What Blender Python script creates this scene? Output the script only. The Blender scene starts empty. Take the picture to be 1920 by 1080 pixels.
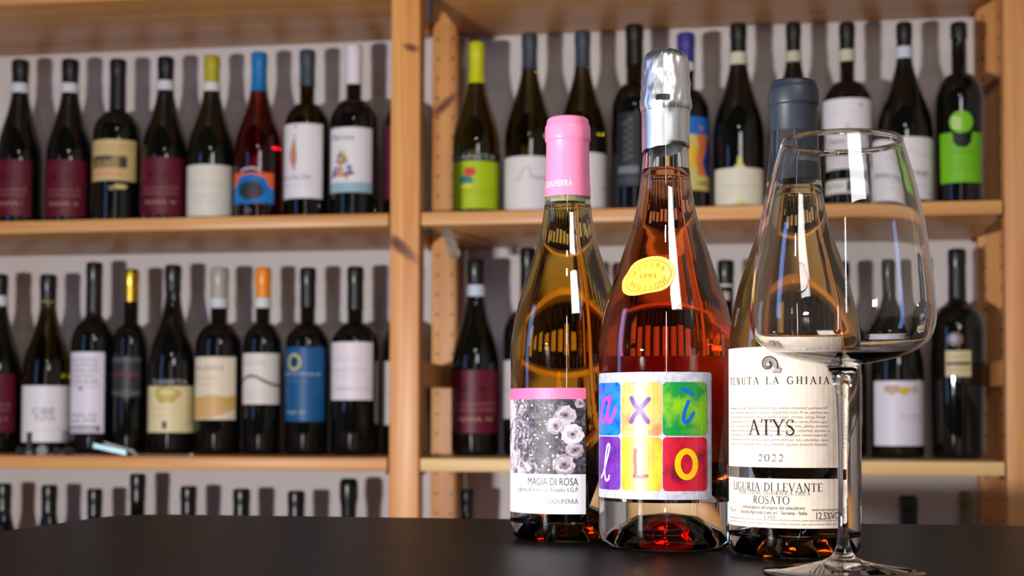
import bpy, bmesh, math, random
from mathutils import Vector, Matrix, noise

# ------------------------------------------------------------------ camera
F, CX, CY = 2850.0, 960.0, 687.45          # focal length and principal point for a 1920x1080 frame
PITCH, ROLL, TH = 0.0363, 0.0024, 0.1687   # camera tilt, roll; turn of the shelving against the camera
ZT = 0.90                                   # table top above the floor
ZC = ZT + 0.0832                            # camera height
scene = bpy.context.scene
COL = scene.collection

cam_data = bpy.data.cameras.new('camera')
cam = bpy.data.objects.new('camera', cam_data)
COL.objects.link(cam)
cam_data.sensor_width = 36.0
cam_data.lens = F / 1920.0 * 36.0
cam_data.shift_y = (CY - 540.0) / 1920.0
cam_data.clip_start = 0.02
cam.matrix_world = (Matrix.Translation((0, 0, ZC)) @ Matrix.Rotation(math.pi / 2 + PITCH, 4, 'X')
                    @ Matrix.Rotation(ROLL, 4, 'Z'))
cam_data.dof.use_dof = True
cam_data.dof.focus_distance = 0.98
cam_data.dof.aperture_fstop = 11.0
scene.camera = cam

# ------------------------------------------------------------------ world, lights, exposure
world = bpy.data.worlds.new('room_light')
scene.world = world
world.use_nodes = True
bg = world.node_tree.nodes['Background']
bg.inputs['Color'].default_value = (0.85, 0.62, 0.45, 1)
bg.inputs['Strength'].default_value = 0.02


def area(name, loc, target, sx, sy, power, color):
    d = bpy.data.lights.new(name, 'AREA')
    d.shape = 'RECTANGLE'
    d.size, d.size_y = sx, sy
    d.energy = power
    d.color = color
    o = bpy.data.objects.new(name, d)
    COL.objects.link(o)
    o.location = loc
    o.rotation_euler = (Vector(target) - Vector(loc)).to_track_quat('-Z', 'Y').to_euler()
    return o


def spot(name, loc, target, angle, blend, radius, power, color):
    d = bpy.data.lights.new(name, 'SPOT')
    d.spot_size, d.spot_blend, d.shadow_soft_size = math.radians(angle), blend, radius
    d.energy = power
    d.color = color
    o = bpy.data.objects.new(name, d)
    COL.objects.link(o)
    o.location = loc
    o.rotation_euler = (Vector(target) - Vector(loc)).to_track_quat('-Z', 'Y').to_euler()
    return o


# a spot lamp left of the camera, aimed at the shelves; a softbox beside it for the foreground; a second softbox above right;
# a window far to the left; a tall bright doorway behind the camera; one ceiling spot
spot('shelf_spot_lamp', (-1.10, 0.0, ZC - 0.066), (-0.20, 2.9, ZC + 0.27), 47, 0.5, 0.04, 66, (1.0, 0.96, 0.95))
area('left_softbox_lamp', (-1.16, -0.06, ZC - 0.06), (0.1, 1.0, ZC + 0.05), 0.18, 0.04, 49, (1.0, 0.965, 0.94))
area('doorway_lamp', (-0.15, -1.8, ZC + 0.62), (0.0, 2.7, ZC + 0.3), 0.05, 1.55, 5.0, (0.95, 0.97, 1.0))
area('right_softbox_lamp', (0.43, -0.15, ZC + 0.98), (0.12, 1.05, ZC + 0.1), 0.46, 0.50, 8.5, (1.0, 0.98, 0.97))
area('left_window_lamp', (-2.2, 1.1, ZC + 0.35), (0.1, 1.3, ZC + 0.1), 0.30, 1.3, 6.0, (0.22, 0.42, 1.0))
area('ceiling_spot_lamp', (-0.1, -0.6, ZC + 1.7), (0.0, 2.6, ZC), 0.08, 0.08, 3.5, (1.0, 0.95, 0.9))

vs = scene.view_settings
vs.view_transform = 'Standard'
vs.look = 'None'
vs.exposure = 0.0
vs.gamma = 1.0
vs.use_curve_mapping = False
scene.cycles.transmission_bounces = 16
scene.cycles.max_bounces = 18
scene.cycles.sample_clamp_indirect = 60.0
scene.cycles.transparent_max_bounces = 16


# ------------------------------------------------------------------ pixel to place
def ray(px, py):
    x, y = px - CX, py - CY
    cr, sr = math.cos(ROLL), math.sin(ROLL)
    x, y = cr * x + sr * y, -sr * x + cr * y
    c, s = math.cos(PITCH), math.sin(PITCH)
    return Vector((x / F, c + s * y / F, s - c * y / F))


def at(px, py, D):
    d = ray(px, py)
    return d * (D / d.y) + Vector((0, 0, ZC))


ORG = Vector((-0.2117, 2.62, 0))            # front left edge of the middle upright
UX = Vector((math.cos(TH), -math.sin(TH), 0))
UY = Vector((math.sin(TH), math.cos(TH), 0))


def unit(u, v, z):
    return ORG + UX * u + UY * v + Vector((0, 0, z))


def shelf_point(px, v, py=600):
    d = ray(px, py)                          # where the sight line meets the plane v behind the shelf fronts
    n = UY
    t = (ORG.dot(n) + v) / d.dot(n)
    return d.x * t, d.y * t


# ------------------------------------------------------------------ materials
def lin(c):
    out = []
    for v in c[:3]:
        v = v / 255.0
        out.append(v / 12.92 if v <= 0.04045 else ((v + 0.055) / 1.055) ** 2.4)
    return (*out, 1.0)


MATS = {}


def mat(name, rgb, rough=0.5, metal=0.0, spec=0.5, trans=0.0, ior=1.5, coat=0.0):
    if name in MATS:
        return MATS[name]
    m = bpy.data.materials.new(name)
    m.use_nodes = True
    b = m.node_tree.nodes['Principled BSDF']
    b.inputs['Base Color'].default_value = lin(rgb)
    b.inputs['Roughness'].default_value = rough
    b.inputs['Metallic'].default_value = metal
    b.inputs['Specular IOR Level'].default_value = spec
    b.inputs['Transmission Weight'].default_value = trans
    b.inputs['IOR'].default_value = ior
    b.inputs['Coat Weight'].default_value = coat
    MATS[name] = m
    return m


def ink(rgb, rough=0.45):
    return mat('ink_%d_%d_%d_%d' % (*rgb, int(rough * 100)), rgb, rough, spec=0.3)


def foil_mat(rgb, rough=0.32, metal=0.0):
    return mat('capsule_%d_%d_%d_%d' % (*rgb, int(metal * 10)), rgb, rough, metal)


def N(m, kind, **kw):
    n = m.node_tree.nodes.new(kind)
    for k, v in kw.items():
        if k in n.inputs:
            n.inputs[k].default_value = v
        else:
            setattr(n, k, v)
    return n


def wood(name, light, dark, axis, rough=0.45, across=26.0, along=1.2, knots=(), holes=None, seed=0.0, bump=0.15):
    """Pine or stained wood: grain drawn along one axis of the object's own space, with knots where the board has them."""
    m = bpy.data.materials.new(name)
    m.use_nodes = True
    nt = m.node_tree
    L = nt.links.new
    b = nt.nodes['Principled BSDF']
    b.inputs['Roughness'].default_value = rough
    tc = N(m, 'ShaderNodeTexCoord')
    mp = N(m, 'ShaderNodeMapping')
    sc = [across] * 3
    sc[axis] = along
    mp.inputs['Scale'].default_value = sc
    mp.inputs['Location'].default_value = (seed, seed * 1.7, seed * 0.6)
    L(tc.outputs['Object'], mp.inputs['Vector'])
    n1 = N(m, 'ShaderNodeTexNoise', Scale=1.6, Detail=4.0, Roughness=0.55, Distortion=0.6)
    L(mp.outputs[0], n1.inputs['Vector'])
    mp2 = N(m, 'ShaderNodeMapping')
    sc2 = [across * 11] * 3
    sc2[axis] = along * 5
    mp2.inputs['Scale'].default_value = sc2
    L(tc.outputs['Object'], mp2.inputs['Vector'])
    n2 = N(m, 'ShaderNodeTexNoise', Scale=1.0, Detail=2.0)
    L(mp2.outputs[0], n2.inputs['Vector'])
    mx = N(m, 'ShaderNodeMath', operation='MULTIPLY_ADD')
    L(n2.outputs['Fac'], mx.inputs[0])
    mx.inputs[1].default_value = 0.3
    L(n1.outputs['Fac'], mx.inputs[2])
    rp = N(m, 'ShaderNodeValToRGB')
    rp.color_ramp.elements[0].position = 0.42
    rp.color_ramp.elements[1].position = 0.86
    rp.color_ramp.elements[0].color = lin(light)
    rp.color_ramp.elements[1].color = lin(dark)
    L(mx.outputs[0], rp.inputs['Fac'])
    col = rp.outputs['Color']
    for (kx, ky, kz, rx, ry, rz, tilt) in knots:
        k = N(m, 'ShaderNodeMapping', vector_type='TEXTURE')
        k.inputs['Location'].default_value = (kx, ky, kz)
        k.inputs['Rotation'].default_value = (0, tilt, 0)
        k.inputs['Scale'].default_value = (rx, ry, rz)
        L(tc.outputs['Object'], k.inputs['Vector'])
        ln = N(m, 'ShaderNodeVectorMath', operation='LENGTH')
        L(k.outputs[0], ln.inputs[0])
        mr = N(m, 'ShaderNodeMapRange')
        mr.inputs['From Min'].default_value = 0.35
        mr.inputs['From Max'].default_value = 1.0
        mr.inputs['To Min'].default_value = 0.92
        mr.inputs['To Max'].default_value = 0.0
        L(ln.outputs['Value'], mr.inputs['Value'])
        mc = N(m, 'ShaderNodeMix', data_type='RGBA')
        L(mr.outputs[0], mc.inputs[0])
        L(col, mc.inputs[6])
        mc.inputs[7].default_value = lin((98, 44, 26))
        col = mc.outputs[2]
    if holes:
        x0, x1, pitch, rad = holes
        sp = N(m, 'ShaderNodeSeparateXYZ')
        L(tc.outputs['Object'], sp.inputs[0])
        md = N(m, 'ShaderNodeMath', operation='PINGPONG')
        md.inputs[1].default_value = pitch / 2
        L(sp.outputs['Z'], md.inputs[0])
        best = None
        for xx in (x0, x1):
            sb = N(m, 'ShaderNodeMath', operation='SUBTRACT')
            L(sp.outputs['X'], sb.inputs[0])
            sb.inputs[1].default_value = xx
            cb = N(m, 'ShaderNodeCombineXYZ')
            L(sb.outputs[0], cb.inputs[0])
            L(md.outputs[0], cb.inputs[1])
            ln = N(m, 'ShaderNodeVectorMath', operation='LENGTH')
            L(cb.outputs[0], ln.inputs[0])
            lt = N(m, 'ShaderNodeMath', operation='LESS_THAN')
            L(ln.outputs['Value'], lt.inputs[0])
            lt.inputs[1].default_value = rad
            if best is None:
                best = lt.outputs[0]
            else:
                mm = N(m, 'ShaderNodeMath', operation='MAXIMUM')
                L(best, mm.inputs[0])
                L(lt.outputs[0], mm.inputs[1])
                best = mm.outputs[0]
        mc = N(m, 'ShaderNodeMix', data_type='RGBA')
        L(best, mc.inputs[0])
        L(col, mc.inputs[6])
        mc.inputs[7].default_value = lin((52, 30, 16))
        col = mc.outputs[2]
    L(col, b.inputs['Base Color'])
    bp = N(m, 'ShaderNodeBump', Strength=bump, Distance=0.001)
    L(n2.outputs['Fac'], bp.inputs['Height'])
    L(bp.outputs[0], b.inputs['Normal'])
    return m


def cloudy(name, colors, scale=90.0, rough=0.36, pos=(0.32, 0.5, 0.68), seed=0.0, detail=4.0):
    """Watercolour-like print: soft noise between three tints."""
    m = bpy.data.materials.new(name)
    m.use_nodes = True
    L = m.node_tree.links.new
    b = m.node_tree.nodes['Principled BSDF']
    b.inputs['Roughness'].default_value = rough
    tc = N(m, 'ShaderNodeTexCoord')
    mp = N(m, 'ShaderNodeMapping')
    mp.inputs['Location'].default_value = (seed, seed, seed)
    L(tc.outputs['Object'], mp.inputs[0])
    n = N(m, 'ShaderNodeTexNoise', Scale=scale, Detail=detail, Roughness=0.55)
    L(mp.outputs[0], n.inputs['Vector'])
    r = N(m, 'ShaderNodeValToRGB')
    cr = r.color_ramp
    cr.elements[0].position, cr.elements[1].position = pos[0], pos[2]
    cr.elements[0].color, cr.elements[1].color = lin(colors[0]), lin(colors[2])
    e = cr.elements.new(pos[1])
    e.color = lin(colors[1])
    L(n.outputs['Fac'], r.inputs['Fac'])
    L(r.outputs['Color'], b.inputs['Base Color'])
    return m


def plaster(name, rgb):
    m = mat(name, rgb, 0.85, spec=0.2)
    L = m.node_tree.links.new
    n = N(m, 'ShaderNodeTexNoise', Scale=60.0, Detail=5.0)
    bp = N(m, 'ShaderNodeBump', Strength=0.08, Distance=0.002)
    L(n.outputs['Fac'], bp.inputs['Height'])
    L(bp.outputs[0], m.node_tree.nodes['Principled BSDF'].inputs['Normal'])
    return m


def glass(name, rgb=(255, 255, 255), ior=1.5, rough=0.0):
    m = mat(name, rgb, rough, trans=1.0, ior=ior)
    return m


def wine_mat(name, through, path=0.075):
    """Wine: clear liquid that takes its colour from absorption along the way through it."""
    m = mat(name, (255, 255, 255), 0.0, trans=1.0, ior=1.34)
    k = [-math.log(max(t, 1e-3)) / path for t in through]
    dens = max(k) * 1.02
    v = N(m, 'ShaderNodeVolumeAbsorption', Density=dens)
    v.inputs['Color'].default_value = (*[1 - q / dens for q in k], 1)
    m.node_tree.links.new(v.outputs[0], m.node_tree.nodes['Material Output'].inputs['Volume'])
    return m


# ------------------------------------------------------------------ objects and meshes
def obj(name, verts, faces, mats, parent=None, smooth=False, fmats=None, sharp=None):
    me = bpy.data.meshes.new(name)
    me.from_pydata([tuple(v) for v in verts], [], faces)
    for m in (mats if isinstance(mats, (list, tuple)) else [mats]):
        me.materials.append(m)
    if fmats:
        me.polygons.foreach_set('material_index', fmats)
    if smooth:
        me.polygons.foreach_set('use_smooth', [True] * len(me.polygons))
        if sharp:
            me.set_sharp_from_angle(angle=math.radians(sharp))
    me.validate()
    o = bpy.data.objects.new(name, me)
    COL.objects.link(o)
    if parent:
        o.parent = parent
    return o


def tag(o, label, category, group=None):
    o['label'] = label
    o['category'] = category
    if group:
        o['group'] = group
    return o


def thing(name, label, category, loc=(0, 0, 0), rz=0.0, group=None):
    o = bpy.data.objects.new(name, None)
    o.empty_display_size = 0.05
    COL.objects.link(o)
    o.location = loc
    o.rotation_euler = (0, 0, rz)
    return tag(o, label, category, group)


def structure(o, label):
    o['kind'] = 'structure'
    o['label'] = label
    return o


def box_mesh(x0, x1, y0, y1, z0, z1, bevel=0.0, seg=2):
    bm = bmesh.new()
    bmesh.ops.create_cube(bm, size=1.0)
    for v in bm.verts:
        v.co = Vector(((x0 + x1) / 2 + v.co.x * (x1 - x0), (y0 + y1) / 2 + v.co.y * (y1 - y0),
                       (z0 + z1) / 2 + v.co.z * (z1 - z0)))
    if bevel:
        bmesh.ops.bevel(bm, geom=bm.edges[:], offset=bevel, segments=seg, affect='EDGES', profile=0.5)
    bmesh.ops.recalc_face_normals(bm, faces=bm.faces[:])
    V = [v.co.copy() for v in bm.verts]
    bm.verts.index_update()
    Fc = [[v.index for v in f.verts] for f in bm.faces]
    bm.free()
    return V, Fc


def box(name, x0, x1, y0, y1, z0, z1, m, parent=None, bevel=0.0, seg=2):
    V, Fc = box_mesh(x0, x1, y0, y1, z0, z1, bevel, seg)
    return obj(name, V, Fc, m, parent, smooth=bevel > 0, sharp=40)


def lathe_mesh(prof, seg=40):
    """Surface of revolution; a profile point with radius 0 becomes a pole."""
    V, Fc, rings = [], [], []
    for r, z in prof:
        if r <= 1e-7:
            rings.append([len(V)])
            V.append((0, 0, z))
        else:
            i0 = len(V)
            for k in range(seg):
                a = 2 * math.pi * k / seg
                V.append((r * math.sin(a), -r * math.cos(a), z))
            rings.append(list(range(i0, i0 + seg)))
    for A, B in zip(rings, rings[1:]):
        for k in range(seg):
            k2 = (k + 1) % seg
            if len(A) == 1 and len(B) == 1:
                continue
            if len(A) == 1:
                Fc.append([A[0], B[k2], B[k]])
            elif len(B) == 1:
                Fc.append([A[k], A[k2], B[0]])
            else:
                Fc.append([A[k], A[k2], B[k2], B[k]])
    return V, Fc


def lathe(name, prof, m, parent=None, seg=40, sharp=None):
    V, Fc = lathe_mesh(prof, seg)
    return obj(name, V, Fc, m, parent, smooth=True, sharp=sharp)


def tube_mesh(pts, rad, seg=8):
    V, Fc = [], []
    pts = [Vector(p) for p in pts]
    for i, p in enumerate(pts):
        t = (pts[min(i + 1, len(pts) - 1)] - pts[max(i - 1, 0)]).normalized()
        a = t.orthogonal().normalized()
        b = t.cross(a)
        r = rad[i] if isinstance(rad, (list, tuple)) else rad
        for k in range(seg):
            q = 2 * math.pi * k / seg
            V.append(p + a * (r * math.cos(q)) + b * (r * math.sin(q)))
    for i in range(len(pts) - 1):
        for k in range(seg):
            k2 = (k + 1) % seg
            Fc.append([i * seg + k, i * seg + k2, (i + 1) * seg + k2, (i + 1) * seg + k])
    Fc.append(list(range(seg))[::-1])
    Fc.append([(len(pts) - 1) * seg + k for k in range(seg)])
    return V, Fc


# ------------------------------------------------------------------ printing on curved surfaces
class Surface:
    """Outer skin of a turned body: arc length s and height z become a point at a small height above it."""

    def __init__(self, prof, rref):
        self.p = sorted([(z, r) for r, z in prof])
        self.rref = rref

    def r(self, z):
        p = self.p
        if z <= p[0][0]:
            return p[0][1]
        for (z0, r0), (z1, r1) in zip(p, p[1:]):
            if z0 <= z <= z1:
                return r0 + (r1 - r0) * ((z - z0) / (z1 - z0) if z1 > z0 else 0)
        return p[-1][1]

    def wrap(self, s, z, off):
        r = self.r(z) + off
        a = s / self.rref
        return (r * math.sin(a), -r * math.cos(a), z)


class Flat:
    """A flat sheet facing -y."""

    def wrap(self, s, z, off):
        return (s, -off, z)


class Print:
    """Collects flat printed shapes (s, z) in colours and lays them on a surface."""

    def __init__(self, surf, off=0.0005, step=0.003, zstep=None):
        self.surf, self.off, self.step, self.zstep = surf, off, step, zstep
        self.V, self.F, self.M, self.mats = [], [], [], []

    def mi(self, m):
        if m not in self.mats:
            self.mats.append(m)
        return self.mats.index(m)

    def add(self, verts, faces, m, level=0):
        xs = [v[0] for v in verts]
        zs = [v[1] for v in verts]
        if not xs:
            return
        if max(xs) - min(xs) > self.step or (self.zstep and max(zs) - min(zs) > self.zstep):
            bm = bmesh.new()
            bv = [bm.verts.new((v[0], v[1], 0)) for v in verts]
            for f in faces:
                try:
                    bm.faces.new([bv[i] for i in f])
                except ValueError:
                    pass
            for ax, st, lo, hi in ((0, self.step, min(xs), max(xs)), (1, self.zstep, min(zs), max(zs))):
                if not st:
                    continue
                k = math.floor(lo / st) + 1
                while k * st < hi:
                    co, no = [0, 0, 0], [0, 0, 0]
                    co[ax], no[ax] = k * st, 1
                    bmesh.ops.bisect_plane(bm, geom=bm.verts[:] + bm.edges[:] + bm.faces[:], plane_co=co, plane_no=no)
                    k += 1
            bm.verts.index_update()
            verts = [(v.co.x, v.co.y) for v in bm.verts]
            faces = [[v.index for v in f.verts] for f in bm.faces]
            bm.free()
        i0 = len(self.V)
        off = self.off + level * 0.00012
        self.V += [self.surf.wrap(v[0], v[1], off) for v in verts]
        mi = self.mi(m)
        for f in faces:
            self.F.append([i0 + i for i in f])
            self.M.append(mi)

    def poly(self, pts, m, level=0):
        self.add(pts, [list(range(len(pts)))], m, level)

    def rect(self, s0, z0, s1, z1, m, level=0):
        self.poly([(s0, z0), (s1, z0), (s1, z1), (s0, z1)], m, level)

    def rrect(self, s0, z0, s1, z1, rad, m, level=0):
        pts = []
        for cx, cz, a0 in ((s1 - rad, z0 + rad, -90), (s1 - rad, z1 - rad, 0), (s0 + rad, z1 - rad, 90), (s0 + rad, z0 + rad, 180)):
            for k in range(7):
                a = math.radians(a0 + 15 * k)
                pts.append((cx + rad * math.cos(a), cz + rad * math.sin(a)))
        self.poly(pts, m, level)

    def ell(self, cs, cz, rs, rz, m, level=0, n=24, wob=0.0, seed=0):
        pts = []
        for k in range(n):
            a = 2 * math.pi * k / n
            w = 1 + wob * noise.noise((math.cos(a) * 1.7 + seed, math.sin(a) * 1.7, seed * 0.37))
            pts.append((cs + rs * w * math.cos(a), cz + rz * w * math.sin(a)))
        self.poly(pts, m, level)

    def line(self, pts, w, m, level=0, cap=True):
        """A ribbon along a polyline; w may be one width or one per point."""
        n = len(pts)
        ws = w if isinstance(w, (list, tuple)) else [w] * n
        L_, R_ = [], []
        for i, (x, y) in enumerate(pts):
            x0, y0 = pts[max(i - 1, 0)]
            x1, y1 = pts[min(i + 1, n - 1)]
            d = math.hypot(x1 - x0, y1 - y0) or 1e-9
            nx, ny = -(y1 - y0) / d, (x1 - x0) / d
            L_.append((x + nx * ws[i] / 2, y + ny * ws[i] / 2))
            R_.append((x - nx * ws[i] / 2, y - ny * ws[i] / 2))
        self.add(L_ + R_, [[i, n + i, n + i + 1, i + 1] for i in range(n - 1)], m, level)
        if cap:
            for (x, y), ww in ((pts[0], ws[0]), (pts[-1], ws[-1])):
                self.ell(x, y, ww / 2, ww / 2, m, level, n=10)

    def ring(self, cs, cz, rs, rz, w, m, level=0, n=32, a0=0, a1=360):
        pts = []
        for k in range(n + 1):
            a = math.radians(a0 + (a1 - a0) * k / n)
            pts.append((cs + rs * math.cos(a), cz + rz * math.sin(a)))
        self.line(pts, w, m, level, cap=False)

    def text(self, s, cs, cz, h, m, level=0, width=None, align='C', rot=0.0, shear=0.0):
        V, Fc, w = text_mesh(s)
        k = h
        kx = (width / w) if width and w > 0 else k
        x0 = {'C': -w / 2, 'L': 0, 'R': -w}[align]
        c, sn = math.cos(rot), math.sin(rot)
        out = []
        for x, y in V:
            x, y = (x + x0 + shear * y) * kx, (y - 0.5) * k
            out.append((cs + c * x - sn * y, cz + sn * x + c * y))
        self.add(out, Fc, m, level)

    def serif(self, s, cs, cz, h, m, level=0, width=None, weight=1.0, gap=0.14):
        polys, w = serif_strokes(s, gap)
        kx = (width / w) if width else h
        for pts, ww in polys:
            q = [(cs + (x - w / 2) * kx, cz + (y - 0.5) * h) for x, y in pts]
            self.line(q, [a * h * weight for a in ww], m, level, cap=False)

    def scribble(self, s0, s1, z, h, w, m, rnd, level=0):
        """A line of illegible handwriting."""
        x = s0
        while x < s1:
            L_ = min(rnd.uniform(2.0, 6.5) * h, s1 - x)
            n = max(3, int(L_ / (h * 0.5)))
            pts = []
            for i in range(n + 1):
                t = i / n
                y = (h * 0.44 if i % 2 else -h * 0.32) * rnd.uniform(0.5, 1.1)
                if rnd.random() < 0.12:
                    y *= 2.0
                pts.append((x + t * L_, z + y))
            self.line(pts, w, m, level, cap=False)
            x += L_ + h * rnd.uniform(0.5, 0.9)

    def build(self, name, parent):
        if not self.V:
            return None
        o = obj(name, self.V, self.F, self.mats, parent, fmats=self.M)
        return o


TEXTS = {}


def text_mesh(s):
    if s in TEXTS:
        return TEXTS[s]
    cu = bpy.data.curves.new('lettering', 'FONT')
    cu.body = s
    cu.size = 1.0
    cu.resolution_u = 3
    o = bpy.data.objects.new('lettering', cu)
    me = bpy.data.meshes.new_from_object(o)
    V = [(v.co.x, v.co.y) for v in me.vertices]
    Fc = [list(p.vertices) for p in me.polygons]
    bpy.data.objects.remove(o)
    bpy.data.curves.remove(cu)
    bpy.data.meshes.remove(me)
    k = 1 / 0.70
    x0 = min([v[0] for v in V] or [0])
    V = [((x - x0) * k, y * k) for x, y in V]
    w = max([v[0] for v in V] or [0])
    TEXTS[s] = (V, Fc, w)
    return TEXTS[s]


def arc(cx, cy, rx, ry, a0, a1, n=12):
    return [(cx + rx * math.cos(math.radians(a0 + (a1 - a0) * k / n)), cy + ry * math.sin(math.radians(a0 + (a1 - a0) * k / n))) for k in range(n + 1)]


def serif_strokes(text, gap):
    """Roman capitals drawn as thick and thin strokes with serifs, cap height 1."""
    T, t = 0.115, 0.05

    def vs_(x, w=T, y0=0.0, y1=1.0):
        return [([(x, y0), (x, y1)], [w, w])] + [([(x - 0.11, y), (x + 0.11, y)], [t, t]) for y in (y0 + 0.02, y1 - 0.02)]

    def foot(x, y):
        return [([(x - 0.12, y), (x + 0.12, y)], [t, t])]

    def bar(x0, x1, y, w=t):
        return [([(x0, y), (x1, y)], [w, w])]

    def tick(x, y0, y1):
        return [([(x, y0), (x, y1)], [t, t])]

    def curve(pts, lo=t, hi=T):
        n = len(pts) - 1
        return [(pts, [lo + (hi - lo) * math.sin(math.pi * i / n) for i in range(n + 1)])]

    def ln(x0, y0, x1, y1, w):
        return [([(x0, y0), (x1, y1)], [w, w])]

    G = {
        'A': (ln(.1, 0, .42, 1, t) + ln(.40, 1, .76, 0, T) + bar(.2, .62, .36) + foot(.1, .02) + foot(.76, .02), .88),
        'C': (curve(arc(.48, .5, .4, .5, 55, 305, 20)) + tick(.72, .72, .95), .82),
        'D': (vs_(.16) + curve(arc(.2, .5, .56, .48, -90, 90, 16)), .82),
        'E': (vs_(.16) + bar(.16, .6, .98) + bar(.16, .5, .52) + bar(.16, .62, .02) + tick(.6, .8, .98) + tick(.62, .02, .22), .68),
        'F': (vs_(.16) + bar(.16, .6, .98) + bar(.16, .48, .52) + tick(.6, .8, .98), .64),
        'G': (curve(arc(.48, .5, .4, .5, 55, 300, 20)) + tick(.72, .72, .95) + [([(.72, .08), (.72, .42)], [T, T])] + bar(.6, .82, .42), .88),
        'H': (vs_(.16) + vs_(.68) + bar(.16, .68, .5), .84),
        'I': (vs_(.15), .30),
        'L': (vs_(.16) + bar(.16, .6, .02) + tick(.6, .02, .24), .64),
        'N': (vs_(.14, t) + ln(.14, 1, .7, 0, T) + ln(.7, 0, .7, 1, t) + foot(.7, .98), .84),
        'O': (curve(arc(.46, .5, .4, .5, 90, 270, 16)) + curve(arc(.46, .5, .4, .5, -90, 90, 16)), .92),
        'P': (vs_(.16) + curve(arc(.2, .73, .36, .26, -90, 90, 12)), .62),
        'R': (vs_(.16) + curve(arc(.2, .74, .34, .25, -90, 90, 12)) + ln(.3, .5, .7, 0, T) + foot(.72, .02), .78),
        'S': (curve(arc(.3, .75, .2, .24, 40, 230, 12), t, t) + curve([(.17, .6), (.3, .52), (.42, .42), (.5, .3)], T, T) + curve(arc(.3, .25, .22, .25, 20, -150, 12), t, T * .8) + tick(.47, .78, .98) + tick(.09, .04, .24), .6),
        'T': (vs_(.38) + bar(.06, .7, .98) + tick(.06, .78, .98) + tick(.7, .78, .98), .76),
        'U': (ln(.16, 1, .16, .3, T) + curve(arc(.43, .3, .27, .29, 180, 360, 12), T, t) + ln(.7, .3, .7, 1, t) + foot(.16, .98) + foot(.7, .98), .84),
        'V': (ln(.08, 1, .42, 0, T) + ln(.42, 0, .74, 1, t) + foot(.08, .98) + foot(.74, .98), .82),
        'Y': (ln(.06, 1, .38, .45, T) + ln(.38, .45, .7, 1, t) + ln(.38, 0, .38, .46, T) + foot(.38, .02) + foot(.06, .98) + foot(.7, .98), .76),
        'Z': (bar(.1, .62, .98) + ln(.62, .98, .08, .02, T) + bar(.08, .64, .02) + tick(.1, .8, .98) + tick(.64, .02, .22), .7),
        '0': (curve(arc(.36, .5, .3, .5, 90, 270, 14)) + curve(arc(.36, .5, .3, .5, -90, 90, 14)), .74),
        '2': (curve(arc(.32, .72, .24, .26, 160, -20, 12), t, T) + curve([(.55, .62), (.4, .35), (.08, .04)], t, t) + bar(.08, .6, .05, .09), .66),
        ' ': ([], .36),
    }
    out, x = [], 0.0
    for ch in text:
        g, w = G.get(ch, ([], .3))
        for pts, ws in g:
            out.append(([(px + x, py) for px, py in pts], ws))
        x += w + gap
    return out, x - gap


def label_sheet(name, surf, s0, s1, z0, z1, m, parent, off=0.0003, seg=None, label=None):
    """A paper label: a thin bent sheet standing proud of the glass."""
    n = seg or max(6, int((s1 - s0) / 0.0035))
    nz = 8
    V, Fc = [], []
    for lay in (off, 0.00002):
        for j in range(nz + 1):
            for i in range(n + 1):
                V.append(surf.wrap(s0 + (s1 - s0) * i / n, z0 + (z1 - z0) * j / nz, lay))
    W, half = n + 1, (n + 1) * (nz + 1)
    for j in range(nz):
        for i in range(n):
            a = j * W + i
            Fc.append([a, a + 1, a + 1 + W, a + W])
    edge = [i for i in range(W)] + [j * W + n for j in range(1, nz + 1)] + [nz * W + i for i in range(n - 1, -1, -1)] + [j * W for j in range(nz - 1, 0, -1)]
    for k, a in enumerate(edge):
        b = edge[(k + 1) % len(edge)]
        Fc.append([b, a, a + half, b + half])
    o = obj(name, V, Fc, m, parent)
    if label:
        o['label'] = label
    return o


# ------------------------------------------------------------------ the room
WALL_D, POST_W, POST_D, BAY = 0.3649, 0.0521, 0.0392, 1.0227
SH_T = 0.0223
SH_TOP = {'top': 0.7558 + SH_T, 'upper': 0.3606, 'lower': -0.063, 'bottom': -0.43}

fl = box('floor', -4, 4, -4.5, 4.2, -0.05, 0.0, wood('floor_boards', (96, 78, 62), (60, 46, 36), 0, 0.5, 9, 0.8))
structure(fl, 'dull brown wooden floor under the table and shelves')
wb = box('wall_back', -3.5, 3.5, WALL_D + 0.0005, WALL_D + 0.12, 0.0, 2.9, plaster('wall_paint', (206, 199, 198)))
wb.location = (ORG.x, ORG.y, 0)
wb.rotation_euler = (0, 0, -TH)
structure(wb, 'pale grey plastered wall behind the shelves')
for side, xx in (('left', -2.75), ('right', 2.35)):
    w = box('wall_' + side, xx - (0.12 if xx < 0 else 0.0), xx + (0.0 if xx < 0 else 0.12), -4.6, WALL_D + 0.0003, 0.0, 2.9,
            plaster('side_wall_paint', (214, 200, 186)))
    w.location = (ORG.x, ORG.y, 0)
    w.rotation_euler = (0, 0, -TH)
    structure(w, 'plain plastered side wall of the room, %s of the shelves' % side)

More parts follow.
